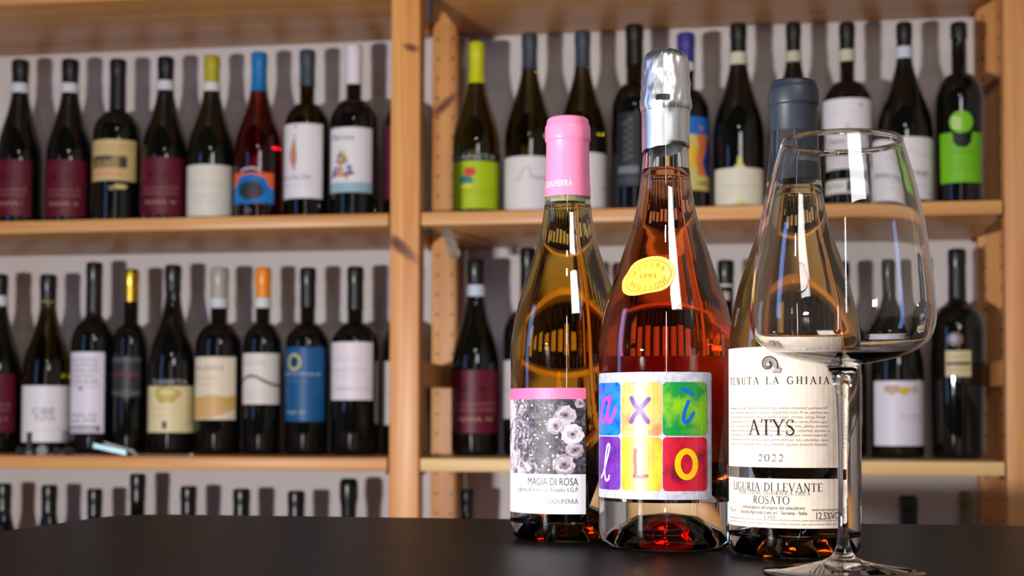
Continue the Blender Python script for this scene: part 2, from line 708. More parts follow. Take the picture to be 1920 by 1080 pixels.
# ------------------------------------------------------------------ shelving unit
sh = thing('shelving_unit', 'pine shelving unit with drilled uprights holding rows of wine bottles', 'shelves',
           (ORG.x, ORG.y, 0), -TH)
PINE_L, PINE_D = (222, 166, 104), (186, 118, 56)
post_top = ZC + 1.05
m_front = wood('pine_middle_upright', (230, 172, 102), (196, 114, 48), 2, 0.42, 34, 0.9,
               knots=((0.024, 0, ZC + 0.298, 0.044, 1, 0.013, 0.75), (0.014, 0, ZC + 0.306, 0.022, 1, 0.014, 0.75),
                      (0.036, 0, ZC + 0.648, 0.019, 1, 0.009, 0.35)), seed=0.3)
m_plain = wood('pine_upright', (224, 164, 102), (192, 120, 60), 2, 0.42, 34, 0.9, seed=2.3)
m_rear = wood('pine_drilled_upright', (220, 160, 96), (184, 112, 54), 2, 0.45, 30, 0.9,
              knots=((0.024, 0, ZC + 0.615, 0.045, 1, 0.012, -0.75),), holes=(0.012, 0.041, 0.0384, 0.0026), seed=5.1)
for u in (-BAY, 0.0, BAY):
    # each upright's own space starts at its lower front left corner
    for v, m in ((0.0, m_front if u == 0.0 else m_plain), (WALL_D - POST_D, m_rear)):
        p = box('upright', 0, POST_W, 0, POST_D, 0.0, post_top, m, sh, bevel=0.003)
        p.location = (u, v, 0.0)
    for w in (0.085, 0.92, -0.35, -0.75):
        r = box('side_rail', 0.008, POST_W - 0.008, POST_D - 0.001, WALL_D - POST_D + 0.001, -0.021, 0.021, m_plain, sh, bevel=0.002)
        r.location = (u, 0.0, ZC + w)
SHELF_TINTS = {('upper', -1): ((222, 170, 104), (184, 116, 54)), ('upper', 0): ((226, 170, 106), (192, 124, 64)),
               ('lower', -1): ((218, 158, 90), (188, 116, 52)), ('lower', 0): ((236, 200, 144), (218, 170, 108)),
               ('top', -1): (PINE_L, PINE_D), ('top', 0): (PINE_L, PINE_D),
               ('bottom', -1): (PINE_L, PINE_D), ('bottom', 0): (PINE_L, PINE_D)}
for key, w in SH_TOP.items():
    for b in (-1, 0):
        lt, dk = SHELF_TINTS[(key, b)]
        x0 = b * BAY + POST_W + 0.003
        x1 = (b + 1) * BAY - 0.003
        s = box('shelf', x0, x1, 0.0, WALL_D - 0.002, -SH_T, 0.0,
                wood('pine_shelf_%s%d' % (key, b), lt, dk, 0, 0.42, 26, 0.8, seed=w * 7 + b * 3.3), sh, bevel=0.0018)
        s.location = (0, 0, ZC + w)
        pm = mat('peg_metal', (150, 146, 140), 0.3, 1.0)
        for xx in (x0 - 0.0035, x1 - 0.0065):
            for yy in (0.018, WALL_D - 0.022):
                V, Fc = tube_mesh([(xx, yy, ZC + w - SH_T - 0.003), (xx + 0.010, yy, ZC + w - SH_T - 0.003)], 0.0028, 8)
                obj('shelf_peg', V, Fc, pm, sh, smooth=True, sharp=40)

# ------------------------------------------------------------------ table
far_left = Vector((-0.348, 1.368, 0))
TAB_L, TAB_W = 1.75, 0.86
table = thing('table', 'black-brown stained wooden table with rounded corners in the foreground', 'table', (far_left.x, far_left.y, 0), -TH)
m_tab = wood('black_stained_wood', (22, 20, 20), (13, 12, 12), 0, 0.36, 60, 2.0, bump=0.35)
m_tab.node_tree.nodes['Principled BSDF'].inputs['Specular IOR Level'].default_value = 0.03
bm = bmesh.new()
pts = []
rad = 0.05
for cx, cy, a0 in ((TAB_L - rad, -TAB_W + rad, -90), (TAB_L - rad, -rad, 0), (rad, -rad, 90), (rad, -TAB_W + rad, 180)):
    for k in range(9):
        a = math.radians(a0 + 11.25 * k)
        pts.append((cx + rad * math.cos(a), cy + rad * math.sin(a)))
V = [(x, y, ZT) for x, y in pts] + [(x, y, ZT - 0.028) for x, y in pts]
n = len(pts)
Fc = [list(range(n)), [n + i for i in range(n)][::-1]] + [[(i + 1) % n, i, n + i, n + (i + 1) % n] for i in range(n)]
bm.free()
top = obj('tabletop', V, Fc, m_tab, table, smooth=True, sharp=35)
bv = top.modifiers.new('edge', 'BEVEL')
bv.width, bv.segments, bv.limit_method = 0.002, 2, 'ANGLE'
for x in (0.07, TAB_L - 0.07):
    for y in (-0.07, -TAB_W + 0.07):
        V, Fc = box_mesh(x - 0.025, x + 0.025, y - 0.025, y + 0.025, 0.0, ZT - 0.028, 0.003)
        obj('leg', V, Fc, m_tab, table, smooth=True, sharp=40)
box('apron', 0.095, TAB_L - 0.095, -0.08, -0.06, ZT - 0.10, ZT - 0.028, m_tab, table, 0.002)
box('apron', 0.095, TAB_L - 0.095, -TAB_W + 0.06, -TAB_W + 0.08, ZT - 0.10, ZT - 0.028, m_tab, table, 0.002)


# ------------------------------------------------------------------ bottle shapes
def cosine_body(R, rn, zs, zn, n=16):
    return [(rn + (R - rn) * (math.cos(math.pi * k / n) + 1) / 2, zs + (zn - zs) * k / n) for k in range(n + 1)]


def round_body(R, rn, zs, zn, n=12):
    out = []
    for k in range(n + 1):
        t = k / n
        a = t * math.pi / 2
        x = math.cos(a) ** 0.92
        out.append((rn * 1.04 + (R - rn * 1.04) * x, zs + (zn - zs) * (0.82 * math.sin(a) + 0.18 * t)))
    return out


def bottle_profile(kind, R, rn, H):
    base = [(0, 0.004), (R * 0.62, 0.003), (R * 0.86, 0.0), (R * 0.96, 0.003), (R, 0.010)]
    if kind == 'burgundy':
        mid = cosine_body(R, rn, H * 0.43, H * 0.86)
    elif kind == 'tall':
        mid = round_body(R * 1.0, rn, H * 0.60, H * 0.74)
        base[-1] = (R * 0.93, 0.010)
        base[-2] = (R * 0.90, 0.003)
        base[-3] = (R * 0.80, 0.0)
    else:
        mid = round_body(R, rn, H * 0.575, H * 0.705)
    neck = [(rn, H * 0.90), (rn, H - 0.026), (rn + 0.0007, H - 0.024), (rn + 0.0007, H - 0.006), (rn * 0.98, H - 0.002), (rn * 0.86, H), (0, H)]
    return base + mid + neck


DARK = mat('black_bottle_glass', (10, 12, 11), 0.05, spec=0.55)
GREENBLACK = mat('green_black_bottle_glass', (14, 16, 9), 0.05, spec=0.55)
OLIVE = glass('olive_bottle_glass', (98, 92, 20), 1.5, 0.0)
OLIVE_D = glass('dark_olive_bottle_glass', (62, 56, 14), 1.5, 0.0)
REDGLASS = glass('red_wine_bottle_glass', (126, 10, 18), 1.5, 0.0)
GLASSES = {'k': DARK, 'g': GREENBLACK, 'o': OLIVE, 'd': OLIVE_D, 'r': REDGLASS}


def shelf_bottle(row, v, cx, top, hw, nhw, kind, glass_key, label, cap=None, band=None, lab=None, prints=None, extra=None, group=None, name='wine_bottle'):
    """A bottle on a shelf. cx, top, hw, nhw: centre, top, half width and neck half width as measured in the photograph;
    cap = (colour, lower edge y, finish); band = (colour, y0, y1); lab = (colour, x0, x1, y0, y1)."""
    X, D = shelf_point(cx, v)
    zb = ZC + SH_TOP[row] + 0.0002
    H = at(cx, top, D).z - zb
    R, rn = hw * D / F, nhw * D / F * 0.93
    root = thing(name, label, 'bottle', (X, D, zb), -math.atan2(X, D), group)
    prof = bottle_profile(kind, R, rn, H)
    lathe('bottle_glass', prof, GLASSES[glass_key], root, 36)
    surf = Surface(prof[2:-1], R)

    def zl(y, back=R):
        return at(cx, y, D - back).z - zb

    if cap:
        col, y1, fin = cap
        z1 = max(zl(y1, rn), H * 0.70)
        cp = [(surf.r(z1) + 0.0008, z1)]
        k = 10
        for i in range(1, k + 1):
            z = z1 + (H - 0.028 - z1) * i / k
            cp.append((surf.r(z) + 0.0008, z))
        cp += [(rn + 0.0016, H - 0.024), (rn + 0.0016, H - 0.005), (rn + 0.0008, H - 0.0015), (rn * 0.90, H + 0.0008), (0, H + 0.0010)]
        lathe('capsule', cp, foil_mat(col, 0.3, 1.0 if fin == 'metal' else 0.0), root, 28)
    if band:
        col, y0, y1 = band
        z0, z1 = zl(y1, rn), zl(y0, rn)
        bp = [(surf.r(z0) + 0.0014, z0), (surf.r((z0 + z1) / 2) + 0.0014, (z0 + z1) / 2), (surf.r(z1) + 0.0014, z1)]
        lathe('neck_band', bp, ink(col), root, 28)
    if lab:
        col, x0, x1, y0, y1 = lab
        a0 = math.asin(max(-0.99, min(0.99, (x0 - cx) / hw)))
        a1 = math.asin(max(-0.99, min(0.99, (x1 - cx) / hw)))
        s0, s1, z0, z1 = a0 * R, a1 * R, zl(y1), zl(y0)
        sheet = label_sheet('front_label', surf, s0, s1, z0, z1, col if not isinstance(col, tuple) else ink(col), root)
        if prints:
            P = Print(surf, 0.0006, 0.004)
            W, Hh = s1 - s0, z1 - z0
            draw(P, prints, s0, z0, W, Hh)
            P.build('label_print', sheet)
    if extra:
        for (col, x0, x1, y0, y1, pr) in extra:
            a0 = math.asin(max(-0.99, min(0.99, (x0 - cx) / hw)))
            a1 = math.asin(max(-0.99, min(0.99, (x1 - cx) / hw)))
            s0, s1, z0, z1 = a0 * R, a1 * R, zl(y1), zl(y0)
            if col:
                par = label_sheet('small_label', surf, s0, s1, z0, z1, ink(col), root)
            else:
                par = root
            if pr:
                P = Print(surf, 0.0006, 0.004)
                draw(P, pr, s0, z0, s1 - s0, z1 - z0)
                P.build('label_print', par)
    return root


def draw(P, prints, s0, z0, W, H):
    """prints in label space: u, v from 0 to 1, heights as a share of the label's height."""
    for i, p in enumerate(prints):
        k, a = p[0], p[1:]
        lv = 0 if len(prints) < 2 else min(i, 12) * 0.5
        U = lambda u: s0 + u * W
        Z = lambda v: z0 + v * H
        if k == 'text':
            s, u, v, h, col = a[:5]
            P.text(s, U(u), Z(v), h * H, ink(col), lv, width=(a[5] * W if len(a) > 5 else None), shear=(a[6] if len(a) > 6 else 0.0))
        elif k == 'rect':
            P.rect(U(a[0]), Z(a[1]), U(a[2]), Z(a[3]), ink(a[4]), lv)
        elif k == 'ell':
            P.ell(U(a[0]), Z(a[1]), a[2] * W, a[3] * H, ink(a[4]), lv)
        elif k == 'blob':
            P.ell(U(a[0]), Z(a[1]), a[2] * W, a[3] * H, ink(a[4]), lv, wob=0.5, seed=a[5])
        elif k == 'ring':
            P.ring(U(a[0]), Z(a[1]), a[2] * W, a[3] * H, a[4] * W, ink(a[5]), lv)
        elif k == 'line':
            P.line([(U(u), Z(v)) for u, v in a[0]], a[1] * W, ink(a[2]), lv, cap=False)
        elif k == 'poly':
            P.poly([(U(u), Z(v)) for u, v in a[0]], ink(a[1]), lv)
        elif k == 'scr':
            u0, u1, v, h, col = a[:5]
            P.scribble(U(u0), U(u1), Z(v), h * H, h * H * 0.22, ink(col), random.Random(int(v * 977)), lv)


WINE_RED = (92, 14, 36)
RED_PRINT = [('ell', .34, .70, .07, .05, (60, 8, 24)), ('ell', .62, .70, .06, .06, (60, 8, 24)),
             ('scr', .16, .86, .46, .06, (150, 110, 108)), ('scr', .16, .86, .37, .06, (150, 110, 108)),
             ('text', 'BAROLO', .5, .22, .07, (170, 140, 110), .56)]
BLK = (14, 14, 15)
WHT = (226, 222, 228)
GREY = (150, 145, 148)
DK = (62, 58, 60)
VV = 0.235


def B(*a, **k):
    return shelf_bottle(*a, **k)


RED_PRINT[-1] = ('scr', .22, .80, .22, .09, (176, 148, 116))
_r = random.Random(21)
FIGURE = []
for _i in range(34):
    _v = _r.uniform(.21, .62)
    _w = .26 * (1.0 - (_v - .18) / .52)
    FIGURE.append(('blob', .34 + _r.uniform(-_w, _w), _v, _r.uniform(.03, .065), _r.uniform(.02, .045),
                   _r.choice(((206, 190, 90), (120, 80, 130), (214, 130, 90), (180, 196, 110), (206, 100, 140), (84, 120, 160), (90, 66, 130), (160, 90, 70), (224, 206, 130))), _i * 1.3))
# ---- upper left shelf
B('upper', VV, 32, 114, 42.5, 16, 'burgundy', 'k', 'dark bottle with wine-red label, leftmost on the upper left shelf', (BLK, 152, ''), ((205, 208, 216), 155, 173), (WINE_RED, -20, 54, 299, 404), RED_PRINT)
B('upper', VV, 126, 113, 42.5, 16, 'burgundy', 'k', 'dark bottle with wine-red label, second from the left on the upper left shelf', (BLK, 152, ''), ((205, 208, 216), 155, 173), (WINE_RED, 82, 157, 299, 405), RED_PRINT)
B('upper', VV, 216, 113, 44.5, 15.5, 'bordeaux', 'k', 'black bottle with tan engraved label between two wine-red labelled bottles', (BLK, 205, ''), None, ((204, 180, 122), 170, 250, 261, 338),
  [('rect', .08, .30, .80, .62, (150, 128, 84)), ('rect', .10, .50, .52, .60, (84, 68, 58)), ('rect', .12, .36, .22, .50, (96, 80, 60)), ('rect', .30, .36, .38, .50, (120, 100, 70)),
   ('rect', .66, .32, .80, .58, (72, 58, 66)), ('rect', .06, .08, .72, .25, (208, 158, 112)), ('scr', .2, .9, .84, .07, (140, 120, 80)), ('scr', .2, .7, .72, .06, (140, 120, 80))],
  extra=[(None, 200, 236, 343, 357, [('ell', .62, .55, .34, .34, (206, 182, 120)), ('ell', .18, .35, .14, .3, (150, 128, 84))]), (None, 214, 224, 149, 157, [('ell', .5, .5, .5, .5, (196, 140, 60))])])
B('upper', VV, 306, 108.5, 43.5, 15.5, 'burgundy', 'k', 'dark bottle with wine-red label next to a yellow-capped bottle on the upper left shelf', (BLK, 148, ''), ((205, 208, 216), 150, 168), (WINE_RED, 259, 341, 294, 402), RED_PRINT)
B('upper', VV, 393, 106, 44.5, 15, 'burgundy', 'g', 'dark bottle with olive-yellow cap and plain off-white label on the upper left shelf', ((172, 160, 20), 152, ''), ((214, 212, 210), 153, 170), ((216, 211, 200), 347, 431, 308, 406),
  [('scr', .2, .8, .62, .06, (180, 174, 164)), ('scr', .25, .75, .38, .05, (186, 180, 170)), ('scr', .3, .7, .28, .05, (186, 180, 170))])
B('upper', VV, 482, 100, 45.5, 15, 'burgundy', 'r', 'red-tinted bottle with bright blue cap and blue-orange label', ((14, 112, 178), 170, ''), None, ((24, 122, 196), 438, 510, 323, 381),
  [('poly', [(0, 1), (0, .50), (.14, .62), (.22, .84), (.5, .97), (.8, .84), (.9, .55), (1, .48), (1, 1)], (226, 96, 34)), ('ell', .5, .50, .34, .42, (12, 100, 176)), ('ell', .5, .42, .27, .30, (30, 52, 48)), ('ell', .58, .36, .16, .18, (64, 40, 60)),
   ('line', [(0.1, .06), (.9, .06)], .02, (60, 60, 120))],
  extra=[(None, 450, 482, 314, 321, [('line', [(0, .1), (.3, .8), (.7, .9), (1, .5)], .1, (190, 190, 210))]), (None, 448, 490, 384, 400, [('text', 'Jo', .4, .5, .8, (120, 118, 124))])])
B('upper', VV, 573, 95.5, 42.5, 15, 'bordeaux', 'd', 'olive bottle with grey-blue cap and white label showing a brown leaf', ((52, 66, 76), 160, ''), None, (WHT, 530, 602, 231, 371),
  [('poly', [(.36, .40), (.28, .52), (.28, .62), (.38, .80), (.44, .62), (.45, .52), (.40, .40)], (196, 134, 108)), ('line', [(.40, .36), (.42, .60), (.40, .86)], .02, (130, 96, 90)), ('ell', .42, .955, .03, .012, DK), ('text', 'SCALÉE', .42, .28, .055, (120, 116, 122), .66), ('scr', .1, .78, .175, .03, (190, 184, 180))],
  extra=[(None, 568, 582, 116, 134, [('poly', [(.2, .1), (.8, .1), (.7, .6), (.5, .95), (.3, .6)], (214, 178, 84))])])
B('upper', VV, 661, 86, 44.5, 15.5, 'bordeaux', 'k', 'black bottle with white cap and white label with a colourful figure', ((222, 214, 226), 157, ''), None, (WHT, 619, 695, 238, 360),
  [('rect', 0, 0, 1, .155, (150, 180, 196)), ('text', 'Marrone', .34, .85, .09, (76, 72, 80), .5, .25), ] + FIGURE + [('rect', .30, .30, .40, .44, (200, 214, 228))])
B('upper', 0.305, 757, 92, 42, 15, 'bordeaux', 'k', 'dark bottle half hidden behind the middle upright on the upper shelf', (BLK, 160, ''), None, ((98, 34, 66), 716, 790, 234, 372), [('scr', .02, .9, .5, .06, (140, 80, 110))])
# ---- upper right shelf
B('upper', VV, 892, 81, 45, 15.5, 'burgundy', 'o', 'olive-green bottle with lime cap and lime label beside the middle upright', ((196, 202, 10), 155, ''), None, ((170, 196, 10), 848, 936, 301, 391),
  [('blob', .40, .76, .09, .10, (206, 60, 40), 1.0), ('blob', .34, .56, .12, .12, (50, 130, 120), 2.0), ('scr', .2, .8, .36, .06, (190, 120, 20)), ('ell', .35, .48, .1, .05, (214, 210, 60))],
  extra=[((22, 24, 20), 848, 936, 286, 300, [('text', 'KANETA', .48, .5, .62, (176, 180, 186), .7)])])
B('upper', VV, 992, 64, 47, 15, 'burgundy', 'd', 'dark olive bottle with grey-blue cap left of the pink-capped bottle', ((52, 66, 76), 128, ''), None, (WHT, 946, 1036, 292, 394),
  [('line', [(.28, .58), (.36, .56), (.44, .78), (.52, .80), (.56, .62), (.66, .58), (.72, .60), (.8, .57), (.92, .61)], .014, (150, 146, 150)), ('scr', .56, .88, .61, .05, (150, 146, 150)), ('scr', .7, .9, .42, .03, (190, 186, 188))],
  extra=[(None, 985, 997, 88, 104, [('ell', .5, .5, .4, .5, (200, 168, 84))])])
B('upper', VV, 1092, 60, 47, 15, 'burgundy', 'd', 'dark olive bottle with grey-blue cap just right of the pink cap', ((52, 66, 76), 126, ''), None, (WHT, 1048, 1139, 285, 390),
  [('text', 'CONERO', .85, .37, .045, (140, 136, 140), .16)], extra=[(None, 1085, 1097, 84, 101, [('ell', .5, .5, .4, .5, (200, 168, 84))])])
B('upper', VV, 1190, 48, 44, 17, 'bordeaux', 'k', 'all-black bottle with dark vertical label left of the silver foil', (BLK, 120, ''), None, ((34, 36, 40), 1158, 1200, 210, 348),
  [('rect', .08, .17, .94, .27, (112, 116, 126)), ('rect', .08, .02, .94, .13, (58, 60, 68)), ('line', [(.3, .36), (.7, .40), (.3, .45), (.7, .50), (.3, .54), (.7, .60), (.3, .64), (.7, .70), (.35, .74), (.7, .80), (.3, .84), (.7, .92)], .13, (84, 86, 94))])
B('upper', VV, 1287, 64, 44.5, 17, 'bordeaux', 'k', 'bottle with indigo cap and blue and yellow art label behind the silver foil', ((56, 50, 138), 115, ''), ((206, 204, 206), 116, 132), ((206, 190, 110), 1250, 1330, 218, 356),
  [('rect', 0, .76, 1, 1, (40, 104, 190)), ('poly', [(1, .2), (.82, .2), (.72, .38), (.8, .56), (.92, .76), (1, .76)], (44, 62, 150)), ('poly', [(.66, .20), (.60, .40), (.66, .60), (.62, .76), (.86, .76), (.84, .56), (.74, .38), (.84, .20)], (214, 116, 52)), ('ell', .40, .46, .22, .22, (226, 180, 60)), ('text', 'ia', .72, .86, .09, (214, 150, 90)), ('text', 'ARI', .76, .10, .055, (80, 74, 60), .24)])
B('upper', VV, 1386, 46, 48, 15.5, 'burgundy', 'k', 'black bottle with low cream label and pale medallion right of the silver foil', (BLK, 94, ''), ((206, 200, 176), 97, 120), ((222, 217, 198), 1342, 1431, 314, 384),
  [('scr', .2, .8, .52, .07, (170, 164, 150)), ('scr', .3, .7, .36, .05, (180, 174, 160)), ('ell', .52, .06, .1, .05, (214, 200, 120))],
  extra=[(None, 1376, 1400, 290, 314, [('poly', [(0, 0), (.3, .3), (.35, .9), (.65, .9), (.7, .3), (1, 0)], (214, 206, 130))])])
B('upper', VV, 1490, 44, 46, 14, 'burgundy', 'k', 'dark bottle mostly hidden behind the slate-grey capped rosé bottle', (BLK, 92, ''), ((190, 184, 160), 95, 115), ((206, 196, 170), 1450, 1530, 316, 384), [('scr', .2, .8, .5, .06, (170, 160, 140))])
B('upper', VV, 1591, 44, 47.5, 14.5, 'bordeaux', 'k', 'black bottle with tall white label behind the rim of the wine glass', (BLK, 90, ''), ((196, 188, 160), 92, 114), (WHT, 1546, 1636, 183, 316),
  [('ell', .72, .905, .025, .018, (90, 84, 92)), ('line', [(.1, .84), (.3, .80), (.5, .83), (.7, .80), (.9, .84)], .008, (196, 190, 194)), ('blob', .5, .55, .06, .09, (206, 200, 202), 3.0), ('text', 'Diano', .30, .40, .085, DK, .34), ('line', [(.04, .31), (.96, .31)], .006, DK), ('text', 'SUPERIORE', .42, .235, .05, DK, .42), ('line', [(.1, .17), (.9, .17)], .006, DK), ('scr', .2, .8, .10, .02, GREY)],
  extra=[((226, 222, 216), 1546, 1636, 336, 362, [('text', 'FRATELLI', .25, .55, .26, DK, .36), ('rect', .5, .15, .6, .9, (60, 56, 58)), ('scr', .64, .92, .55, .24, DK)])])
B('upper', VV, 1699, 44, 52, 14.5, 'burgundy', 'k', 'black bottle with white label behind the right rim of the wine glass', (BLK, 84, ''), ((196, 204, 222), 86, 108), (WHT, 1644, 1750, 256, 373),
  [('line', [(.13, .60), (.10, .68), (.16, .76), (.10, .84), (.18, .90)], .02, (52, 50, 54)), ('line', [(.08, .78), (.15, .72), (.12, .56)], .014, (52, 50, 54)), ('line', [(.45, .72), (.60, .78), (.78, .70), (.95, .74)], .006, GREY), ('text', "BARBERA D'ALBA", .52, .42, .075, DK, .62), ('line', [(.4, .34), (.9, .34)], .005, GREY), ('scr', .5, .8, .22, .03, GREY)])
B('upper', VV, 1802, 44, 44.5, 15, 'tall', 'k', 'black bottle with bright green label, rightmost on the upper right shelf', (BLK, 70, ''), None, ((112, 184, 26), 1766, 1843, 247, 341),
  [('poly', [(.30, 1), (.32, .80), (.42, .70), (.58, .70), (.68, .80), (.70, 1)], (12, 14, 12)), ('scr', .25, .75, .60, .06, (60, 110, 20)), ('scr', .15, .85, .40, .05, (84, 140, 24)), ('scr', .25, .75, .28, .04, (84, 140, 24))],
  extra=[(None, 1784, 1826, 207, 249, [('ell', .5, .5, .5, .5, (120, 190, 40)), ('line', [(.1, .70), (.5, .60)], .10, (206, 224, 160)), ('line', [(.08, .50), (.5, .42)], .10, (206, 224, 160)), ('line', [(.12, .30), (.5, .24)], .10, (206, 224, 160))])])
# ---- lower left shelf
B('lower', VV, -2, 515, 44, 16, 'burgundy', 'k', 'dark bottle with wine-red label cut by the left picture edge, lower left shelf', (BLK, 551, ''), ((205, 208, 216), 554, 573), (WINE_RED, -44, 28, 700, 810), RED_PRINT)
B('lower', VV, 90, 516, 45.5, 15.5, 'burgundy', 'd', 'dark olive bottle with plain white label behind the metal bolts', (BLK, 570, ''), ((150, 132, 70), 564, 567), (WHT, 46, 133, 723, 829),
  [('text', 'CBE', .46, .55, .12, (120, 116, 122), .36), ('text', 'NPA', .50, .42, .10, (150, 146, 150), .32), ('scr', .3, .7, .70, .03, (196, 190, 192)), ('scr', .3, .8, .22, .03, (196, 190, 192))])
B('lower', VV, 176, 493, 41, 15, 'bordeaux', 'k', 'tall black bottle with narrow white label of bold dark lines', (BLK, 600, ''), None, ((222, 216, 230), 136, 196, 660, 812),
  [('scr', .12, .82, .90, .045, (70, 66, 78)), ('scr', .10, .84, .84, .05, (70, 66, 78)), ('scr', .10, .84, .77, .05, (60, 56, 68)), ('scr', .10, .84, .70, .05, (60, 56, 68)), ('scr', .10, .84, .63, .055, (50, 46, 58)), ('line', [(.08, .57), (.84, .57)], .014, (110, 104, 116)), ('ell', .42, .55, .04, .03, (110, 104, 116)),
   ('scr', .12, .82, .215, .055, (50, 46, 58)), ('scr', .12, .82, .15, .055, (50, 46, 58)), ('rect', .0, .02, .9, .09, (120, 116, 130)), ('rect', .1, .035, .8, .065, (200, 194, 208))])
B('lower', VV, 245, 506, 32.5, 15, 'bordeaux', 'k', 'slim dark bottle with gold cap on the lower left shelf', ((206, 170, 66), 565, 'metal'), None, ((44, 44, 48), 214, 264, 668, 745),
  [('rect', .02, .86, .98, .97, (78, 78, 82)), ('scr', .06, .94, .56, .15, (150, 60, 44)), ('line', [(.05, .10), (.5, .02), (.95, .10)], .02, (120, 120, 116)), ('rect', .04, .10, .96, .16, (84, 84, 82))])
B('lower', VV, 324, 498, 44.5, 15.5, 'burgundy', 'k', 'black bottle with cream and gold patterned label below pale lettering', (BLK, 545, ''), None, ((222, 208, 164), 281, 367, 724, 811),
  [('blob', .42, .80, .24, .17, (190, 168, 84), 2.0), ('ell', .42, .86, .14, .07, (214, 196, 124)), ('scr', .12, .7, .52, .05, (190, 174, 130)), ('scr', .1, .5, .36, .05, (200, 180, 130)), ('rect', .35, .08, .42, .24, (40, 34, 30))] +
  [('line', [(.72 + .03 * (k % 2), .9 - .09 * k), (.98, .96 - .09 * k)], .022, (196, 172, 106)) for k in range(9)] + [('line', [(.02, .9 - .1 * k), (.12, .86 - .1 * k)], .02, (196, 172, 106)) for k in range(8)],
  extra=[(None, 285, 352, 708, 722, [('text', 'DANETA', .55, .45, .62, (176, 174, 176), .86)])])
B('lower', VV, 411, 503, 43.5, 17, 'bordeaux', 'k', 'black bottle with beige-grey cap and cream label with a golden wave', ((166, 160, 150), 557, ''), ((200, 204, 212), 558, 577), ((222, 210, 188), 367, 442, 669, 787),
  [('poly', [(0, .02), (0, .38), (.2, .36), (.5, .40), (.8, .36), (1, .40), (1, .18), (.7, .08), (.5, .02)], (206, 166, 104)), ('poly', [(.6, .36), (.8, .34), (1, .38), (1, .30), (.8, .26)], (190, 160, 76)), ('scr', .08, .72, .82, .07, (76, 66, 60)), ('scr', .08, .62, .66, .045, (160, 148, 132)), ('scr', .2, .5, .56, .035, (170, 158, 140))])
B('lower', VV, 493, 503, 36.5, 14.5, 'bordeaux', 'k', 'black bottle with orange cap and white label crossed by a dark wave', ((240, 140, 8), 557, ''), ((210, 212, 216), 558, 577), ((218, 212, 206), 457, 524, 662, 758),
  [('scr', .12, .66, .80, .07, (160, 154, 152)), ('line', [(0, .42), (.12, .50), (.3, .56), (.45, .54), (.65, .44), (.82, .38), (1, .37)], .05, (62, 44, 34)), ('scr', .15, .6, .24, .04, (176, 170, 164)), ('scr', .15, .7, .14, .04, (176, 170, 164))])
B('lower', VV, 577, 503, 41, 15, 'bordeaux', 'k', 'black bottle with dark blue label and gold ring emblem', (BLK, 575, ''), None, ((22, 84, 136), 536, 609, 651, 790),
  [('ring', .34, .80, .13, .10, .055, (190, 180, 110)), ('ell', .34, .80, .05, .05, (30, 40, 66)), ('scr', .04, .88, .635, .05, (196, 204, 216)), ('scr', .18, .62, .54, .035, (120, 140, 160)), ('scr', .14, .56, .12, .06, (190, 190, 160)), ('line', [(.2, .25), (.5, .28), (.95, .36)], .01, (16, 50, 84))])
B('lower', VV, 666, 501, 44, 15.5, 'bordeaux', 'k', 'black bottle with white label left of the middle upright on the lower shelf', (BLK, 580, ''), None, ((228, 220, 228), 622, 699, 641, 750),
  [('scr', .1, .72, .70, .07, (190, 182, 188)), ('scr', .08, .86, .52, .05, (160, 152, 160)), ('scr', .15, .7, .42, .035, (190, 182, 188)), ('line', [(.02, .19), (.98, .19)], .008, (150, 144, 150)), ('scr', .28, .6, .20, .04, (100, 92, 100))])
B('lower', 0.305, 758, 500, 43, 15.5, 'bordeaux', 'g', 'dark bottle half hidden behind the middle upright on the lower shelf', (BLK, 575, ''), None, ((214, 208, 210), 717, 790, 677, 797), [('scr', .02, .9, .5, .05, GREY)])
# ---- lower right shelf
B('lower', VV, 892, 488, 45.5, 17.5, 'burgundy', 'k', 'dark bottle with wine-red label right of the middle upright', (BLK, 530, ''), ((196, 206, 226), 534, 555), (WINE_RED, 848, 935, 694, 812), RED_PRINT)
B('lower', VV, 990, 466, 46, 15, 'bordeaux', 'k', 'black bottle with white label behind the pink-capped rosé bottle', (BLK, 575, ''), None, ((214, 208, 216), 945, 1020, 675, 785), [('scr', .02, .9, .5, .05, GREY)])
B('lower', VV, 1080, 495, 44, 15, 'burgundy', 'k', 'dark bottle seen through the pink-capped rosé bottle on the lower shelf', (BLK, 545, ''), None, ((206, 196, 180), 1044, 1110, 700, 800), None)
B('lower', VV, 1163, 494, 38, 15, 'bordeaux', 'k', 'bottle with maroon cap between the two left foreground bottles', ((70, 14, 22), 560, ''), None, ((210, 200, 190), 1128, 1196, 680, 790), None)
B('lower', VV, 1258, 496, 44, 15, 'bordeaux', 'k', 'dark bottle behind the silver-foiled bottle on the lower shelf', (BLK, 560, ''), None, ((214, 206, 200), 1222, 1290, 670, 790), None)
B('lower', VV, 1361, 489, 43, 15.5, 'bordeaux', 'k', 'black-capped bottle with cream neck label between the middle and right foreground bottles', (BLK, 532, ''), ((206, 204, 204), 533, 537), ((210, 200, 190), 1325, 1395, 670, 790), None,
  extra=[((188, 176, 146), 1346, 1380, 545, 560, [('text', 'DO', .55, .5, .5, (50, 44, 40), .5)])])
B('lower', VV, 1470, 490, 44, 15, 'burgundy', 'k', 'dark bottle behind the slate-capped rosé bottle on the lower shelf', (BLK, 545, ''), None, ((206, 196, 180), 1434, 1500, 700, 800), None)
B('lower', VV, 1580, 492, 43, 15, 'burgundy', 'g', 'dark bottle straight behind the bowl of the wine glass on the lower shelf', (BLK, 545, ''), None, ((206, 200, 196), 1545, 1612, 700, 800), None)
